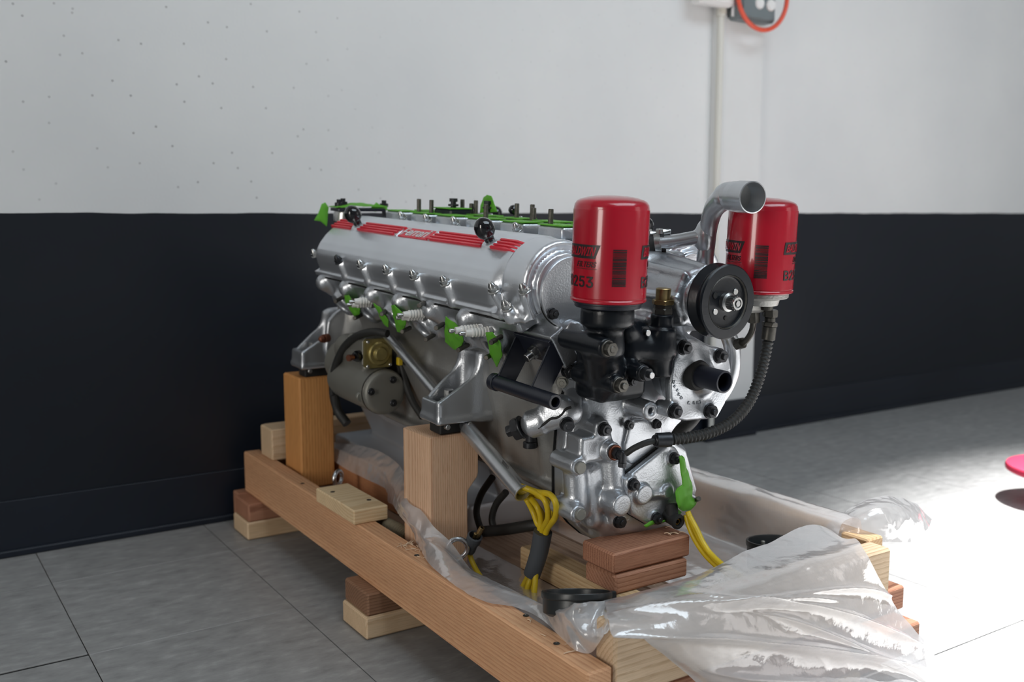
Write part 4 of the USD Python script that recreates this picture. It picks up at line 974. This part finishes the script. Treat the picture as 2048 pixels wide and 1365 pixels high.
# flat grey cover plate above the pulley housing and cast top of the timing case
part('top_cover', nets(s_union([s_box((-.01, .15, .600), (.085, .035, .016), None, .008), (s_box((.0, .145, .618), (.06, .028, .004), None, .002), .004), (s_box((0, .17, .56), (.07, .02, .04), None, .01), .012)], .006), (-.13, .09, .50), (.11, .21, .64), .0032), 'cast_alu', smooth=True)

# ---- green masking tape over the exhaust ports, their studs, spark plugs
def sheet(poly, thick, bulge=.0, seed=0, sub=.006):
    """A thin closed skin over a polygon of 3D points (fan about its middle), a little crumpled."""
    P = np.array(poly, float); c = P.mean(0); n = nrm(np.linalg.svd(P - c)[2][2]); n = n if n @ (EM.T @ (EYE - EO) - c) > 0 else -n
    ex = nrm(P[1] - P[0]); ex = nrm(ex - n * (ex @ n)); ey = np.cross(n, ex); q = np.c_[(P - c) @ ex, (P - c) @ ey]
    g = Polygon(q).buffer(0); g = g if g.geom_type == 'Polygon' else max(g.geoms, key=lambda k: k.area)
    m = trimesh.creation.extrude_polygon(g, thick, engine='earcut'); v, f = trimesh.remesh.subdivide_to_size(m.vertices, m.faces, sub)[:2]
    ed = np.array([g.exterior.distance(shapely.Point(a, b)) for a, b in v[:, :2]]); rad = max(ed.max(), 1e-6)
    w_ = meshkit.noise(np.c_[v[:, :2] * 90, np.full(len(v), seed * 3.1)], seed) - .5
    v[:, 2] += bulge * np.sqrt(np.clip(ed / rad, 0, 1)) + w_ * .0035
    # follow the corner heights when the polygon is not flat
    h_ = (P - c) @ n; d2 = ((v[:, None, :2] - q[None]) ** 2).sum(-1) + 1e-7; v[:, 2] += (h_ / d2).sum(1) / (1 / d2).sum(1)
    return trimesh.Trimesh(c + v[:, :1] * ex + v[:, 1:2] * ey + v[:, 2:] * n, f, process=False)


SX = -.0965
for i, q in enumerate(([(688, 592), (697, 591), (720, 619), (719, 629), (711, 633), (701, 620)], [(747, 606), (761, 614), (778, 640), (778, 654), (768, 648), (760, 631)],
                       [(783, 611), (790, 609), (811, 632), (813, 648), (805, 667), (796, 663), (786, 630)], [(891, 634), (909, 646), (924, 662), (927, 682), (920, 702), (908, 699), (891, 683)],
                       [(972, 665), (986, 664), (1002, 688), (1005, 712), (995, 734), (982, 710)])):
    part('masking_tape', sheet([e(x, y, s=SX) for x, y in q], .0012, .0035, i), 'tape_green', smooth=True, label='bright green masking tape over an exhaust port')
for (x0, y0), (x1, y1) in (((709, 637), (723, 630)), ((763, 629), (776, 620)), ((804, 664), (820, 656)), ((851, 680), (868, 670)), ((872, 657), (887, 648)), ((916, 701), (936, 690)), ((981, 686), (1003, 673)), ((972, 716), (987, 708)), ((670, 604), (687, 594)), ((838, 612), (848, 606))):
    a_ = e(x1, y1, s=-.086); d_ = e(x0, y0, s=-.110); part('exhaust_stud', cyl(a_, d_, .0037, n=14), 'stud_steel')


def plug(x0, y0, x1, y1):
    """Spark plug seen from tip (x0, y0) to seat (x1, y1)."""
    a_ = e(x1, y1, s=-.086); d = nrm((-.96, .18, -.04)); k = .98
    pr = [(0, -.004), (.0075, -.004), (.0075, .001), (.0062, .002)]
    for j in range(5): z = .003 + j * .0048 * k; pr += [(.0062, z), (.0068, z + .0008), (.0068, z + .0026), (.0058, z + .0034)]
    pr += [(.0054, .028 * k), (.0050, .0345 * k), (0, .0345 * k)]
    p = part('spark_plug', place(lathe(pr, n=24), a_, frame_to(d)), 'ceramic', label='white ceramic spark plug')
    part('terminal', [lathe([(.0022, .0345 * k), (.0022, .037 * k), (.0034, .038 * k), (.0034, .043 * k), (.002, .0445 * k), (0, .0445 * k)], a_, d, 16)], 'nickel', p)
    part('hexagon', hexa(a_ + d * -.006, a_ + d * .001, .0092), 'nickel', p)


for q in ((713, 604, 742, 607), (722, 598, 748, 601), (811, 632, 845, 632), (823, 626, 848, 627), (928, 662, 955, 658), (949, 667, 976, 663)): plug(*q)

# ---- starter motor, its solenoid and cables
sv, su, sw = .612, -.14, .339
sm = part('starter_motor', nets(s_union([s_cyl((su, sv, sw), (su, sv + .17, sw), .0405, .008), (s_cyl((su + .02, sv + .15, sw + .02), (su + .02, sv + .22, sw + .02), .044, .008), .012), (s_cyl((su - .004, sv + .045, sw + .058), (su - .004, sv + .16, sw + .058), .026, .004), .010)], .006), (-.23, .59, .27), (-.05, .86, .44), .0034), 'starter_grey', smooth=True, label='dull grey starter motor')
part('end_band', pipe((su, sv + .010, sw), (su, sv + .016, sw), .0412, .039), 'steel_dark', sm)
for a_, r_ in ((60, .026), (-55, .024), (170, .030)): q = np.array([su + r_ * math.cos(math.radians(a_)), sv, sw + r_ * math.sin(math.radians(a_))]); part('starter_screw', bolt(q, FRONT, .0055, .003), 'black_bolt', sm)
part('starter_lug', cyl((su - .038, sv + .03, sw - .008), (su - .038, sv + .022, sw - .008), .008), 'starter_grey', sm)
sc = e(760, 708, v=.632); so = part('solenoid', [prism(list(Polygon([(-.026, -.026), (.026, -.026), (.026, .026), (-.026, .026)]).buffer(-.006).buffer(.006).exterior.coords)[:-1], sc + VA * .014, (1, 0, 0), (0, 0, 1), .010, .001),
    lathe([(.0215, 0), (.0215, -.004), (.019, -.006), (.0135, -.006), (.012, -.010), (.0105, -.012), (0, -.0125)], sc + VA * .005, VA, 40)], 'zinc_yellow', sm, label='yellow zinc plated solenoid cap')
part('solenoid_body', [rbox(sc + VA * .05, (.025, .036, .027), None, .006), cyl(sc + VA * .02, sc + VA * .10, .024)], 'starter_grey', so)
for dx, dz in ((-.022, .022), (.022, .022), (-.022, -.022), (.022, -.022)): part('solenoid_screw', cyl(sc + [dx, .006, dz], sc + [dx, .0015, dz], .003), 'nickel', so)
tb = e(716, 713, v=.66); part('terminal_boot', [lathe([(0, -.014), (.008, -.013), (.0105, -.006), (.0105, .004), (.007, .010), (0, .011)], tb, (-1, -.4, 0), 20)], 'black_knob', so)
part('terminal_nut', [cyl(tb + [-.012, -.005, 0], tb + [-.022, -.009, 0], .005), hexa(tb + [-.018, -.007, 0], tb + [-.023, -.009, 0], .0062)], 'copper', so)
C_ = lambda x, y, u: e(x, y, u=u)
part('cable', sweep(spline([C_(775, 668, -.150), C_(748, 664, -.162), C_(715, 672, -.17), C_(688, 695, -.172), C_(670, 735, -.172), C_(665, 780, -.17), C_(672, 815, -.165), C_(692, 845, -.155)], 10), .0068, 12), 'hose_black', label='thick black battery cable')
part('cable_boot', sweep(spline([C_(668, 790, -.17), C_(676, 822, -.163), C_(694, 848, -.155)], 6), .0088, 12), 'hose_black')
part('cable', sweep(spline([C_(796, 690, -.10), C_(804, 735, -.10), C_(812, 770, -.10), C_(826, 805, -.098), C_(845, 835, -.094)], 10), .0062, 12), 'hose_black')
part('cable_tag', rbox(C_(799, 723, -.112), (.004, .005, .007), None, .001), 'wire_yellow')
part('mount_bolt', [cyl(C_(656, 676, -.14), C_(656, 676, -.14) + [-.012, -.006, 0], .0085), lathe([(0, 0), (.006, .001), (.007, .006), (.004, .011), (0, .012)], C_(656, 676, -.14) + [-.012, -.006, 0], (-1, -.5, 0))], 'copper')

# ---- lead conduit: thin rod above, wide tube below, yellow leads spilling out
ua = -.130
t_up, t_lo = C_(774, 671, ua), C_(1046, 988, ua); td = nrm(t_lo - t_up)
tmid = t_up + td * (np.linalg.norm(t_lo - t_up) * .64)
part('conduit_rod', [cyl(t_up, tmid + td * .01, .0082), lathe([(0, -.004), (.0072, -.003), (.0082, 0), (.0082, .002), (0, .002)], t_up, td)], 'alu_tube')
lt = part('lead_tube', [pipe(tmid, t_lo, .0128, .0112), lathe([(.0112, 0), (.0132, 0), (.0136, .002), (.0132, .004), (.0112, .004)], t_lo - td * .004, td)], 'alu_tube', label='silver tube that carries the yellow ignition leads')
part('tube_label', rbox(C_(1011, 929, ua - .0125), (.0008, .008, .0035), np.stack([nrm(np.cross(td, [0, 1, 0])), td, nrm(np.cross(nrm(np.cross(td, [0, 1, 0])), td))], 1), .0002), 'nickel', lt)


def lead(px_u, r=.0041, **kw):
    return part('ignition_lead', sweep(spline([e(x, y, u=u) for x, y, u in px_u], 10), r, 12), 'wire_yellow', smooth=True, **kw)


uL = ua - .002
def bundle(dx, du): return [(1086 + dx * .55, 1062, -.104 + du * .5), (1079 + dx * .5, 1105, -.104 + du * .4), (1066 + dx * .5, 1146, -.107 + du * .5), (1058 + dx * .9, 1172, -.112 + du), (1050 + dx * 1.3, 1202, -.118 + du)]
for k, q in enumerate(([(1036, 976, uL), (1056, 992, -.110), (1074, 1014, -.113), (1082, 1040, -.107)], [(1038, 973, uL), (1066, 983, -.122), (1090, 1002, -.126), (1096, 1036, -.116)], [(1040, 972, uL), (1072, 984, -.120), (1100, 990, -.126), (1112, 1010, -.126), (1110, 1036, -.118)],
                       [(1036, 980, uL), (1052, 998, -.106), (1066, 1024, -.106), (1074, 1046, -.104)], [(1040, 976, uL), (1068, 990, -.102), (1092, 1000, -.100), (1102, 1024, -.102)], [(1038, 978, uL), (1062, 1000, -.100), (1080, 1022, -.098), (1090, 1044, -.101)])):
    dx, du = ((-12, -.003), (-2, -.004), (13, -.001), (-8, .002), (9, .003), (2, .004))[k]
    lead(q + bundle(dx, du), .0044, label='yellow ignition lead')
sl = spline([e(1086, 1064, u=-.104), e(1078, 1106, u=-.104), e(1064, 1150, u=-.107)], 8)
part('lead_sleeve', sweep(sl, np.linspace(.0138, .0128, len(sl)), 20), 'grey_sleeve', label='dark grey sleeve around the yellow leads')
# single lead with its brass connector beside the eye bolt
sg = part('ignition_lead', sweep(spline([e(x, y, u=-.145) for x, y in ((938, 1098), (942, 1118), (952, 1140), (966, 1162), (975, 1180))], 8), .0041, 12), 'wire_yellow', smooth=True, label='yellow lead with a brass connector')
g0, g1 = e(939, 1104, u=-.146), e(951, 1070, u=-.146); gd = nrm(g1 - g0)
part('lead_boot', lathe([(0, 0), (.0075, 0), (.0085, .004), (.0088, .016), (.0115, .022), (.0120, .034), (.0095, .035), (.0085, .022), (0, .021)], g0, gd, 24), 'grey_sleeve', sg)
part('connector', [cyl(g0 + gd * .02, g0 + gd * .040, .0030), pipe(g0 + gd * .030 + [.004, 0, .0], g0 + gd * .050 + [.008, 0, .0], .0042, .0026)], 'brass', sg)
# leads and boot to the right of the front block
for k, (dx, dy) in enumerate(((0, 0), (7, -6), (14, 3))):
    lead([(1372 + dx * .5, 1030 + dy, .055), (1380 + dx, 1058 + dy, .055), (1393 + dx, 1085 + dy, .055), (1412 + dx, 1112 + dy, .055), (1440 + dx, 1138 + dy, .056), (1475 + dx, 1160 + dy, .06)], label='yellow ignition lead')
qb = e(1359, 1046, v=.055); bt = part('lead_boot', [lathe([(.0062, .010), (.0060, .001), (.0075, 0), (.0108, .001), (.0112, .004), (.0095, .009), (.0088, .040), (0, .041), (0, .010), (.0062, .010)], qb, (0, 1, .1), 28), cyl(qb + [0, .014, .0], qb + [.002, .02, .022], .0085)], 'rubber', label='black rubber lead boot with a brass end')
part('connector', pipe(qb + [0, .004, 0], qb + [0, .012, 0], .0048, .003), 'brass', bt)
# grey leads behind the tube
part('cable', sweep(spline([C_(985, 955, -.06), C_(962, 990, -.065), C_(953, 1025, -.07), C_(962, 1062, -.07)], 8), .0058, 12), 'hose_black')
part('cable', sweep(spline([C_(1012, 985, -.06), C_(992, 1010, -.062), C_(984, 1040, -.065), C_(992, 1068, -.066)], 8), .0058, 12), 'hose_black')
part('cable_loom', sweep(spline([C_(965, 1064, -.08), C_(1010, 1060, -.07), C_(1060, 1052, -.06), C_(1100, 1048, -.04)], 8), .009, 12), 'hose_black')

# ---- tape on the pump at the front
front_tape = [(1357, 914), (1362, 911), (1366, 916), (1368, 928), (1374, 942), (1378, 958), (1383, 972), (1384, 996), (1390, 999), (1396, 996), (1390, 1010), (1380, 1021), (1366, 1023), (1355, 1016), (1351, 1003), (1351, 986), (1355, 976), (1363, 969), (1362, 952), (1360, 932)]
part('masking_tape', sheet([e(x, y, v=.062 + .012 * ((x - 1355) / 40)) for x, y in front_tape], .0012, .0045, 21, .005), 'tape_green', smooth=True, label='crumpled green masking tape around the pump cover edge')
part('masking_tape', sheet([e(x, y, v=.078) for x, y in ((1318, 1043), (1345, 1034), (1354, 1018), (1362, 1024), (1356, 1036), (1330, 1044), (1312, 1047), (1292, 1056), (1288, 1052), (1306, 1040))], .0012, .002, 23, .005), 'tape_green', smooth=True, label='strip of green masking tape under the pump cover')

# ---- the valley: intake pads with taped tops, studs, small rear parts
for sd in (-1, 1):
    for k, v in enumerate((.262, .365, .470, .572, .662, .762)):
        c = np.array([sd * .031, v, .640])
        ip = part('intake_pad', nets(s_union([s_box(c, (.021, .032, .011), None, .005), (s_cap(c + [sd * .004, 0, -.01], c + [sd * .03, 0, -.06], .019), .008)], 0), c - [.06, .045, .09], c + [.06, .045, .02], .0036), 'cast_alu', smooth=True)
        part('masking_tape', rbox(c + [0, 0, .0117], (.0205, .0315, .0009), None, .0004), 'tape_green', ip)
for x, y, u in ((838, 398, -.035), (863, 400, -.035), (972, 409, -.035), (1102, 418, -.035), (925, 399, .030), (943, 407, .030), (952, 401, .035), (1034, 407, .030), (1065, 409, .035), (1068, 416, .028)):
    q = e(x, y, u=u); part('intake_stud', cyl(q * [1, 1, 0] + [0, 0, .648], q, .0040, n=16), 'stud_steel')
for x, y, u, tall in ((907, 397, .0, .026), (976, 402, .03, .02)):
    q = e(x, y, u=u); part('carburettor_nut', [cyl(q - [0, 0, tall], q, .0050, n=16), hexa(q - [0, 0, .006], q, .0085), cyl(q - [0, 0, .014], q - [0, 0, .010], .0095)], 'black_bolt')
q = e(905, 421, u=.0); part('valley_block', box2(q + [-.022, -.03, -.012], q + [.022, .03, .003], .003), 'black_satin'); part('masking_tape', box2(q + [-.0225, -.0305, .003], q + [.0225, .0305, .005], .0008), 'tape_green')
q = [e(x, y, u=.033) for x, y in ((960, 426), (963, 410), (968, 395), (975, 390), (983, 392), (988, 408), (996, 424))]
part('masking_tape', sheet(q, .0012, .002, 31), 'tape_green', smooth=True, label='stand-up flap of green masking tape')
part('linkage_ball', trimesh.creation.icosphere(3, .009, center=None) if False else place(lathe([(0, -.009), (.005, -.0075), (.0085, -.003), (.009, 0), (.0085, .003), (.005, .0075), (0, .009)]), e(1027, 420, u=.05)), 'black_knob')
rcx = e(690, 432, v=.872); rc = rcx * [1, 1, 0]; zt = e(690, 423, v=.872)[2]
rh = part('rear_housing', [lathe([(0, zt - .10), (.028, zt - .10), (.026, zt - .035), (.020, zt - .030), (.020, zt - .022), (.0225, zt - .019), (.0225, zt - .005), (.021, zt), (0, zt)], rc), cyl(rc + [.0, .0, zt - .16], rc + [.05, -.06, zt - .06], .03)], 'nickel', label='bright round housing at the rear of the engine')
part('rear_cover', rbox(rc + [.028, .0, zt + .0035], (.050, .020, .0030), None, .001), 'black_satin', rh)
part('masking_tape', sheet([np.array([rc[0] + a_, .872 + b_, zt + .0075 + h_]) for a_, b_, h_ in ((-.026, -.018, 0), (.02, -.02, .004), (.078, -.018, .002), (.078, .018, .002), (.02, .02, .006), (-.026, .018, 0))], .001, .003, 41, .008), 'tape_green', rh, smooth=True)
part('masking_tape', sheet([e(x, y, v=.86) for x, y in ((643, 408), (650, 405), (657, 415), (655, 440), (653, 453), (641, 443), (628, 441), (636, 428))], .001, .002, 43), 'tape_green', rh, smooth=True, label='hanging flap of green masking tape at the rear')
part('masking_tape', sheet([e(x, y, v=.86) for x, y in ((742, 416), (752, 405), (760, 410), (775, 413), (774, 420), (750, 424), (738, 422))], .001, .002, 45), 'tape_green', rh, smooth=True)
for x, y in ((678, 399), (686, 397), (768, 401)):
    q = e(x, y, v=.872); part('cover_bolt', [hexa(q - [0, 0, .006], q, .0052), cyl(q - [0, 0, .013], q - [0, 0, .006], .0085), cyl(q - [0, 0, .03], q - [0, 0, .012], .0042)], 'black_bolt', rh)

# ---------------------------------------------------------------- loose things on the cradle
def dist_cap(name, label, c, n, R_=.0455, h=.030):
    c = np.asarray(c, float); t = thing(name, label, 'distributor cap', c)
    F = frame_to(n); Lp = lambda prof, k=56: lathe(prof, (0, 0, 0), n, k)
    obj('body', Lp([(0, -h), (R_ * .82, -h), (R_ * .955, -h + .004), (R_ * .965, -.009), (R_ * .99, -.008), (R_, -.006), (R_, -.001), (R_ * .985, 0), (R_ * .93, 0), (R_ * .915, -.0015), (R_ * .88, -.018), (R_ * .5, -.020), (R_ * .42, -.012), (R_ * .2, -.012), (0, -.0125)]), LOOK['cap_black'], t)
    for k in range(6):
        a_ = k * math.pi / 3 + .35; q = F @ np.array([math.cos(a_) * R_ * .72, math.sin(a_) * R_ * .72, -.019])
        obj('contact', cyl(q, q + F[:, 2] * .012, .0032), LOOK['starter_grey'], t)
    rd = np.array([.84, -.54, 0.]); rd = nrm(rd - F[:, 2] * (rd @ F[:, 2])); q = rd * R_ - F[:, 2] * .012
    obj('clip_lug', rbox(q, (.004, .007, .0125), np.stack([rd, np.cross(F[:, 2], rd), F[:, 2]], 1), .0015), LOOK['cap_black'], t)
    return t


plain('cap_black', (.016, .018, .019), .35)
dc = at(1154, 1183, Z=.204)
dist_cap('distributor_cap', 'open black distributor cap lying mouth up at the crate front beside the yellow leads', dc, nrm((.158, .241, .955)))
dist_cap('distributor_cap', 'open black distributor cap at the far right half hidden by the plastic sheet', at(1553, 1082, Z=.185), nrm((.06, .09, .99)), .0455, .046)
# coiled olive braided hose lying behind the beam
plain('braid', (.20, .165, .105), .7)
bp = spline([(.7185, 1.60, .1490), (.7185, 1.54, .1505), (.7185, 1.49, .1515), (.7195, 1.45, .1525), (.7215, 1.424, .1500)], 40); L_ = np.linspace(0, 60 * 2 * math.pi, len(bp))
obj('braided_hose', sweep(bp, .0120 + .0008 * np.sin(L_), 18), LOOK['braid'], None, label='olive brown braided hose lying in the crate behind the near beam', cat='hose')

# ---------------------------------------------------------------- the clear polythene sheet under and around the engine
def film(name, see, milk):
    return mat(name, {'tc': ('geometry', {}), 'n': ('noise_texture', dict(scale=55., detail=3., roughness=.6)), 'n2': ('noise_texture', dict(scale=14., detail=3.)), 'ad': ('math', dict(math_type='add')), 'b': ('bump', dict(strength=.22, distance=.0035)),
                      'd': ('diffuse_bsdf', dict(color=(milk, milk, milk * 1.02))), 't': ('translucent_bsdf', dict(color=(milk, milk, milk * 1.02))), 'dt': ('mix_closure', dict(fac=.5)),
                      'tr': ('transparent_bsdf', dict(color=(.93, .92, .92))), 'm': ('mix_closure', dict(fac=see)), 'g': ('glossy_bsdf', dict(color=(1, 1, 1), roughness=.14)), 'lw': ('layer_weight', dict(blend=.35)), 'fr': ('map_range', dict(to_min=.045, to_max=.75, clamp=True)), 'o': ('mix_closure', {})},
               [('tc.position', 'n.vector'), ('tc.position', 'n2.vector'), ('n.fac', 'ad.value1'), ('n2.fac', 'ad.value2'), ('ad.value', 'b.height'), ('b.normal', 'g.normal'), ('b.normal', 'lw.normal'), ('lw.facing', 'fr.value'), ('d.BSDF', 'dt.closure1'), ('t.BSDF', 'dt.closure2'),
                ('dt.closure', 'm.closure1'), ('tr.BSDF', 'm.closure2'), ('m.closure', 'o.closure1'), ('g.BSDF', 'o.closure2'), ('fr.result', 'o.fac')], 'o.closure')


film('poly_film', .30, .90); film('poly_film_flat', .60, .72); film('poly_film_strip', .36, .95)


def resample(p, n):
    p = spline(p, 12) if len(p) > 2 else np.asarray(p, float)
    d = np.r_[0, np.cumsum(np.linalg.norm(np.diff(p, axis=0), axis=1))]; return np.stack([np.interp(np.linspace(0, d[-1], n), d, p[:, k]) for k in range(3)], 1)


def loft(rows, n, m, amp=.002, freq=28., seed=0, folds=(), smooth_rows=True, keep=0):
    """Surface through rows of points; n points along, m across; crumple noise and sharp folds (t0, slope, width, height) in (s, t)."""
    R_ = np.array([resample(r, n) for r in rows]); k = len(rows)
    G = np.stack([resample(R_[:, i], m) if smooth_rows else np.stack([np.interp(np.linspace(0, k - 1, m), range(k), R_[:, i, c]) for c in range(3)], 1) for i in range(n)], 1)   # m x n x 3
    du, dv = np.gradient(G, axis=1), np.gradient(G, axis=0); N_ = np.cross(du, dv); N_ /= np.maximum(np.linalg.norm(N_, axis=2, keepdims=True), 1e-9)
    eye = EYE - G.reshape(-1, 3).mean(0); N_ *= np.sign((N_ * eye).sum(2, keepdims=True) + 1e-9)
    s, t = np.meshgrid(np.linspace(0, 1, n), np.linspace(0, 1, m))
    f = 1 - np.abs(2 * meshkit.fbm(G * freq, 3, seed) - 1) * 2; h = amp * f
    for t0, sl, wd, ht, s0, s1 in folds:
        d = (t - (t0 + sl * s)) / wd; win = np.clip((s - s0) / .12, 0, 1) * np.clip((s1 - s) / .12, 0, 1); h = h + ht * win * np.exp(-np.abs(d) ** 1.2)
    G = G + N_ * h[..., None]
    v = G.reshape(-1, 3); i, j = np.meshgrid(np.arange(m - 1), np.arange(n - 1), indexing='ij'); a = (i * n + j).ravel()
    q = trimesh.Trimesh(v, np.vstack([np.c_[a, a + 1, a + n + 1], np.c_[a, a + n + 1, a + n]]), process=False)
    if (q.area_faces[:, None] * q.face_normals).sum(0) @ (EYE - v.mean(0)) < 0: q.invert()
    return q


ps = thing('plastic_sheet', 'crumpled clear polythene sheet spread in the crate and draped over its front beam', 'plastic sheet', (.93, .85, .13)); PO = np.array([.93, .85, .13])
def film_part(name, mesh, m='poly_film', **kw): mesh.apply_translation(-PO); return obj(name, mesh, LOOK[m], ps, smooth=60, **kw)


# strip along the near beam, from the rear post to the front corner
lowE = [at(629, 872, X=.782), at(634, 894, X=.782), at(641, 902, X=.784), at(688, 936, X=.785), at(731, 958, X=.785), at(771, 979, X=.784), at(777, 1005, X=.765), at(786, 1010, X=.735), at(800, 1032, X=.705), at(827, 1062, X=.700), at(831, 1079, X=.699),
        at(840, 1097, Z=.169), at(865, 1135, Z=.168), at(921, 1179, Z=.168), at(974, 1207, Z=.168), at(1031, 1216, Z=.168), at(1084, 1241, Z=.168), at(1127, 1279, Z=.168), at(1152, 1302, Z=.168), at(1184, 1305, Z=.169), at(1217, 1259, Y=.842)]
uppE = [at(663, 822, X=.80), at(652, 868, X=.805), at(664, 884, X=.81), at(694, 889, X=.815), at(732, 895, X=.815), at(768, 908, X=.815), at(802, 935, X=.80), at(808, 962, X=.745), at(817, 1004, X=.7045), at(843, 1021, X=.7035), at(858, 1040, X=.703),
        at(871, 1057, X=.7035), at(906, 1091, X=.712), at(940, 1138, X=.718), at(999, 1169, X=.722), at(1043, 1191, X=.725), at(1106, 1218, X=.715), at(1152, 1207, Y=.90), at(1180, 1204, Y=.905), at(1200, 1204, Y=.912), at(1216, 1203, Y=.92)]
lowE, uppE = np.array(lowE), np.array(uppE)
midE = (lowE + uppE) / 2 + np.c_[np.full(len(lowE), -.004), np.full(len(lowE), -.004), np.full(len(lowE), .006)]
midE[8:11, 0] = .6985
film_part('edge_strip', loft([lowE, midE, uppE], 260, 22, .0014, 42., 3, ((.5, .0, .10, .003, 0, .5), (.3, .35, .08, .004, .45, 1.))), 'poly_film_strip')
# heap draped over the front beam
XY = lambda pts_, Y: [at(x, y, Y=Y) if not isinstance(Y, (list, tuple)) else None for x, y in pts_]
r0 = [at(x, y, Y=Y) for x, y, Y in ((1209, 1203, .92), (1270, 1188, .918), (1334, 1170, .918), (1412, 1145, .920), (1491, 1104, .930), (1541, 1087, .94), (1588, 1061, .95), (1622, 1051, .95), (1660, 1061, .945), (1686, 1092, .93))]
def over(pts_, Y, zmin):
    out = []
    for x, y in pts_: p = at(x, y, Y=Y); p[2] = max(p[2], zmin); out.append(p)
    return out
r1 = over(((1212, 1222), (1280, 1212), (1350, 1200), (1430, 1180), (1500, 1148), (1560, 1125), (1610, 1102), (1650, 1100), (1690, 1110), (1708, 1122)), .890, .2165)
r2 = over(((1215, 1240), (1290, 1236), (1360, 1226), (1430, 1210), (1510, 1180), (1570, 1160), (1620, 1145), (1665, 1142), (1705, 1148), (1730, 1155)), .841, .2160)
r3 = [at(x, y, Y=Y) for x, y, Y in ((1222, 1262, .838), (1300, 1262, .826), (1380, 1256, .818), (1460, 1245, .816), (1540, 1232, .812), (1620, 1220, .808), (1690, 1212, .812), (1745, 1205, .822), (1785, 1207, .833))]
r4 = [at(x, y, Y=Y) for x, y, Y in ((1272, 1268, .836), (1345, 1288, .820), (1430, 1296, .808), (1520, 1296, .802), (1610, 1290, .796), (1690, 1282, .796), (1760, 1270, .806), (1826, 1257, .818))]
r5 = [at(x, y, Y=Y) for x, y, Y in ((1303, 1291, .835), (1380, 1322, .815), (1470, 1338, .802), (1570, 1342, .792), (1670, 1340, .788), (1770, 1325, .796), (1862, 1302, .806))]
r6 = [at(x, y, Y=Y) for x, y, Y in ((1350, 1327, .832), (1430, 1360, .810), (1530, 1378, .795), (1640, 1385, .785), (1760, 1375, .788), (1880, 1335, .800))]
r7 = [at(x, y, Y=Y) for x, y, Y in ((1400, 1372, .828), (1500, 1400, .803), (1620, 1415, .787), (1750, 1415, .783), (1878, 1400, .795))]
r8 = [at(x, y, Y=Y) for x, y, Y in ((1440, 1415, .822), (1540, 1435, .800), (1650, 1445, .785), (1770, 1445, .783), (1874, 1440, .795))]
film_part('front_drape', loft([r0, r1, r2, r3, r4, r5, r6, r7, r8], 230, 130, .0013, 20., 7,
          ((.22, .36, .018, .010, .02, .75), (.36, .50, .022, .011, -.2, .95), (.10, .62, .018, .008, .22, 1.0), (.02, .95, .02, .007, .40, 1.0), (.30, .18, .014, .007, .30, 1.1), (.62, .30, .03, .010, .1, 1.1))))
# far side: over the right beam, and the lump on its end
rng2 = np.random.RandomState(5); rows = []
for k, y in enumerate(np.linspace(.93, 2.02, 16)):
    j = rng2.uniform(-.004, .004, 12)
    rows.append([(.975, y, .1305), (1.05, y + j[0], .132 + abs(j[1])), (1.12, y, .133 + abs(j[2])), (1.165, y, .137), (1.177, y, .160), (1.181, y + j[3], .19), (1.183, y, .217), (1.190, y, .226 + j[4]), (1.208, y, .228 + j[5]), (1.226, y, .225), (1.234, y, .205), (1.240, y, .16), (1.244 + j[6], y, .11)])
film_part('side_fold', loft(rows, 90, 120, .0016, 30., 11), 'poly_film')
film_part('deck_layer', loft([[(.702, y, .1306), (.76, y, .1315), (.815, y, .1306), (.823, y, .131)] for y in np.linspace(.895, 1.41, 8)], 30, 60, .0012, 40., 13), 'poly_film_flat')
l0 = [at(x, y, Y=Y) for x, y, Y in ((1650, 1056, .965), (1680, 1034, .96), (1713, 1012, .955), (1764, 994, .95), (1823, 1005, .945), (1862, 1040, .94))]
l1 = [at(x, y, Y=Y) for x, y, Y in ((1660, 1070, .945), (1690, 1050, .935), (1722, 1030, .92), (1768, 1022, .905), (1820, 1032, .905), (1856, 1056, .92))]
l2 = [at(x, y, Y=Y) for x, y, Y in ((1676, 1090, .935), (1700, 1090, .925), (1728, 1088, .905), (1770, 1085, .893), (1815, 1085, .895), (1845, 1082, .91))]
film_part('end_crumple', loft([l0, l1, l2], 70, 40, .0022, 30., 17), 'poly_film_flat')
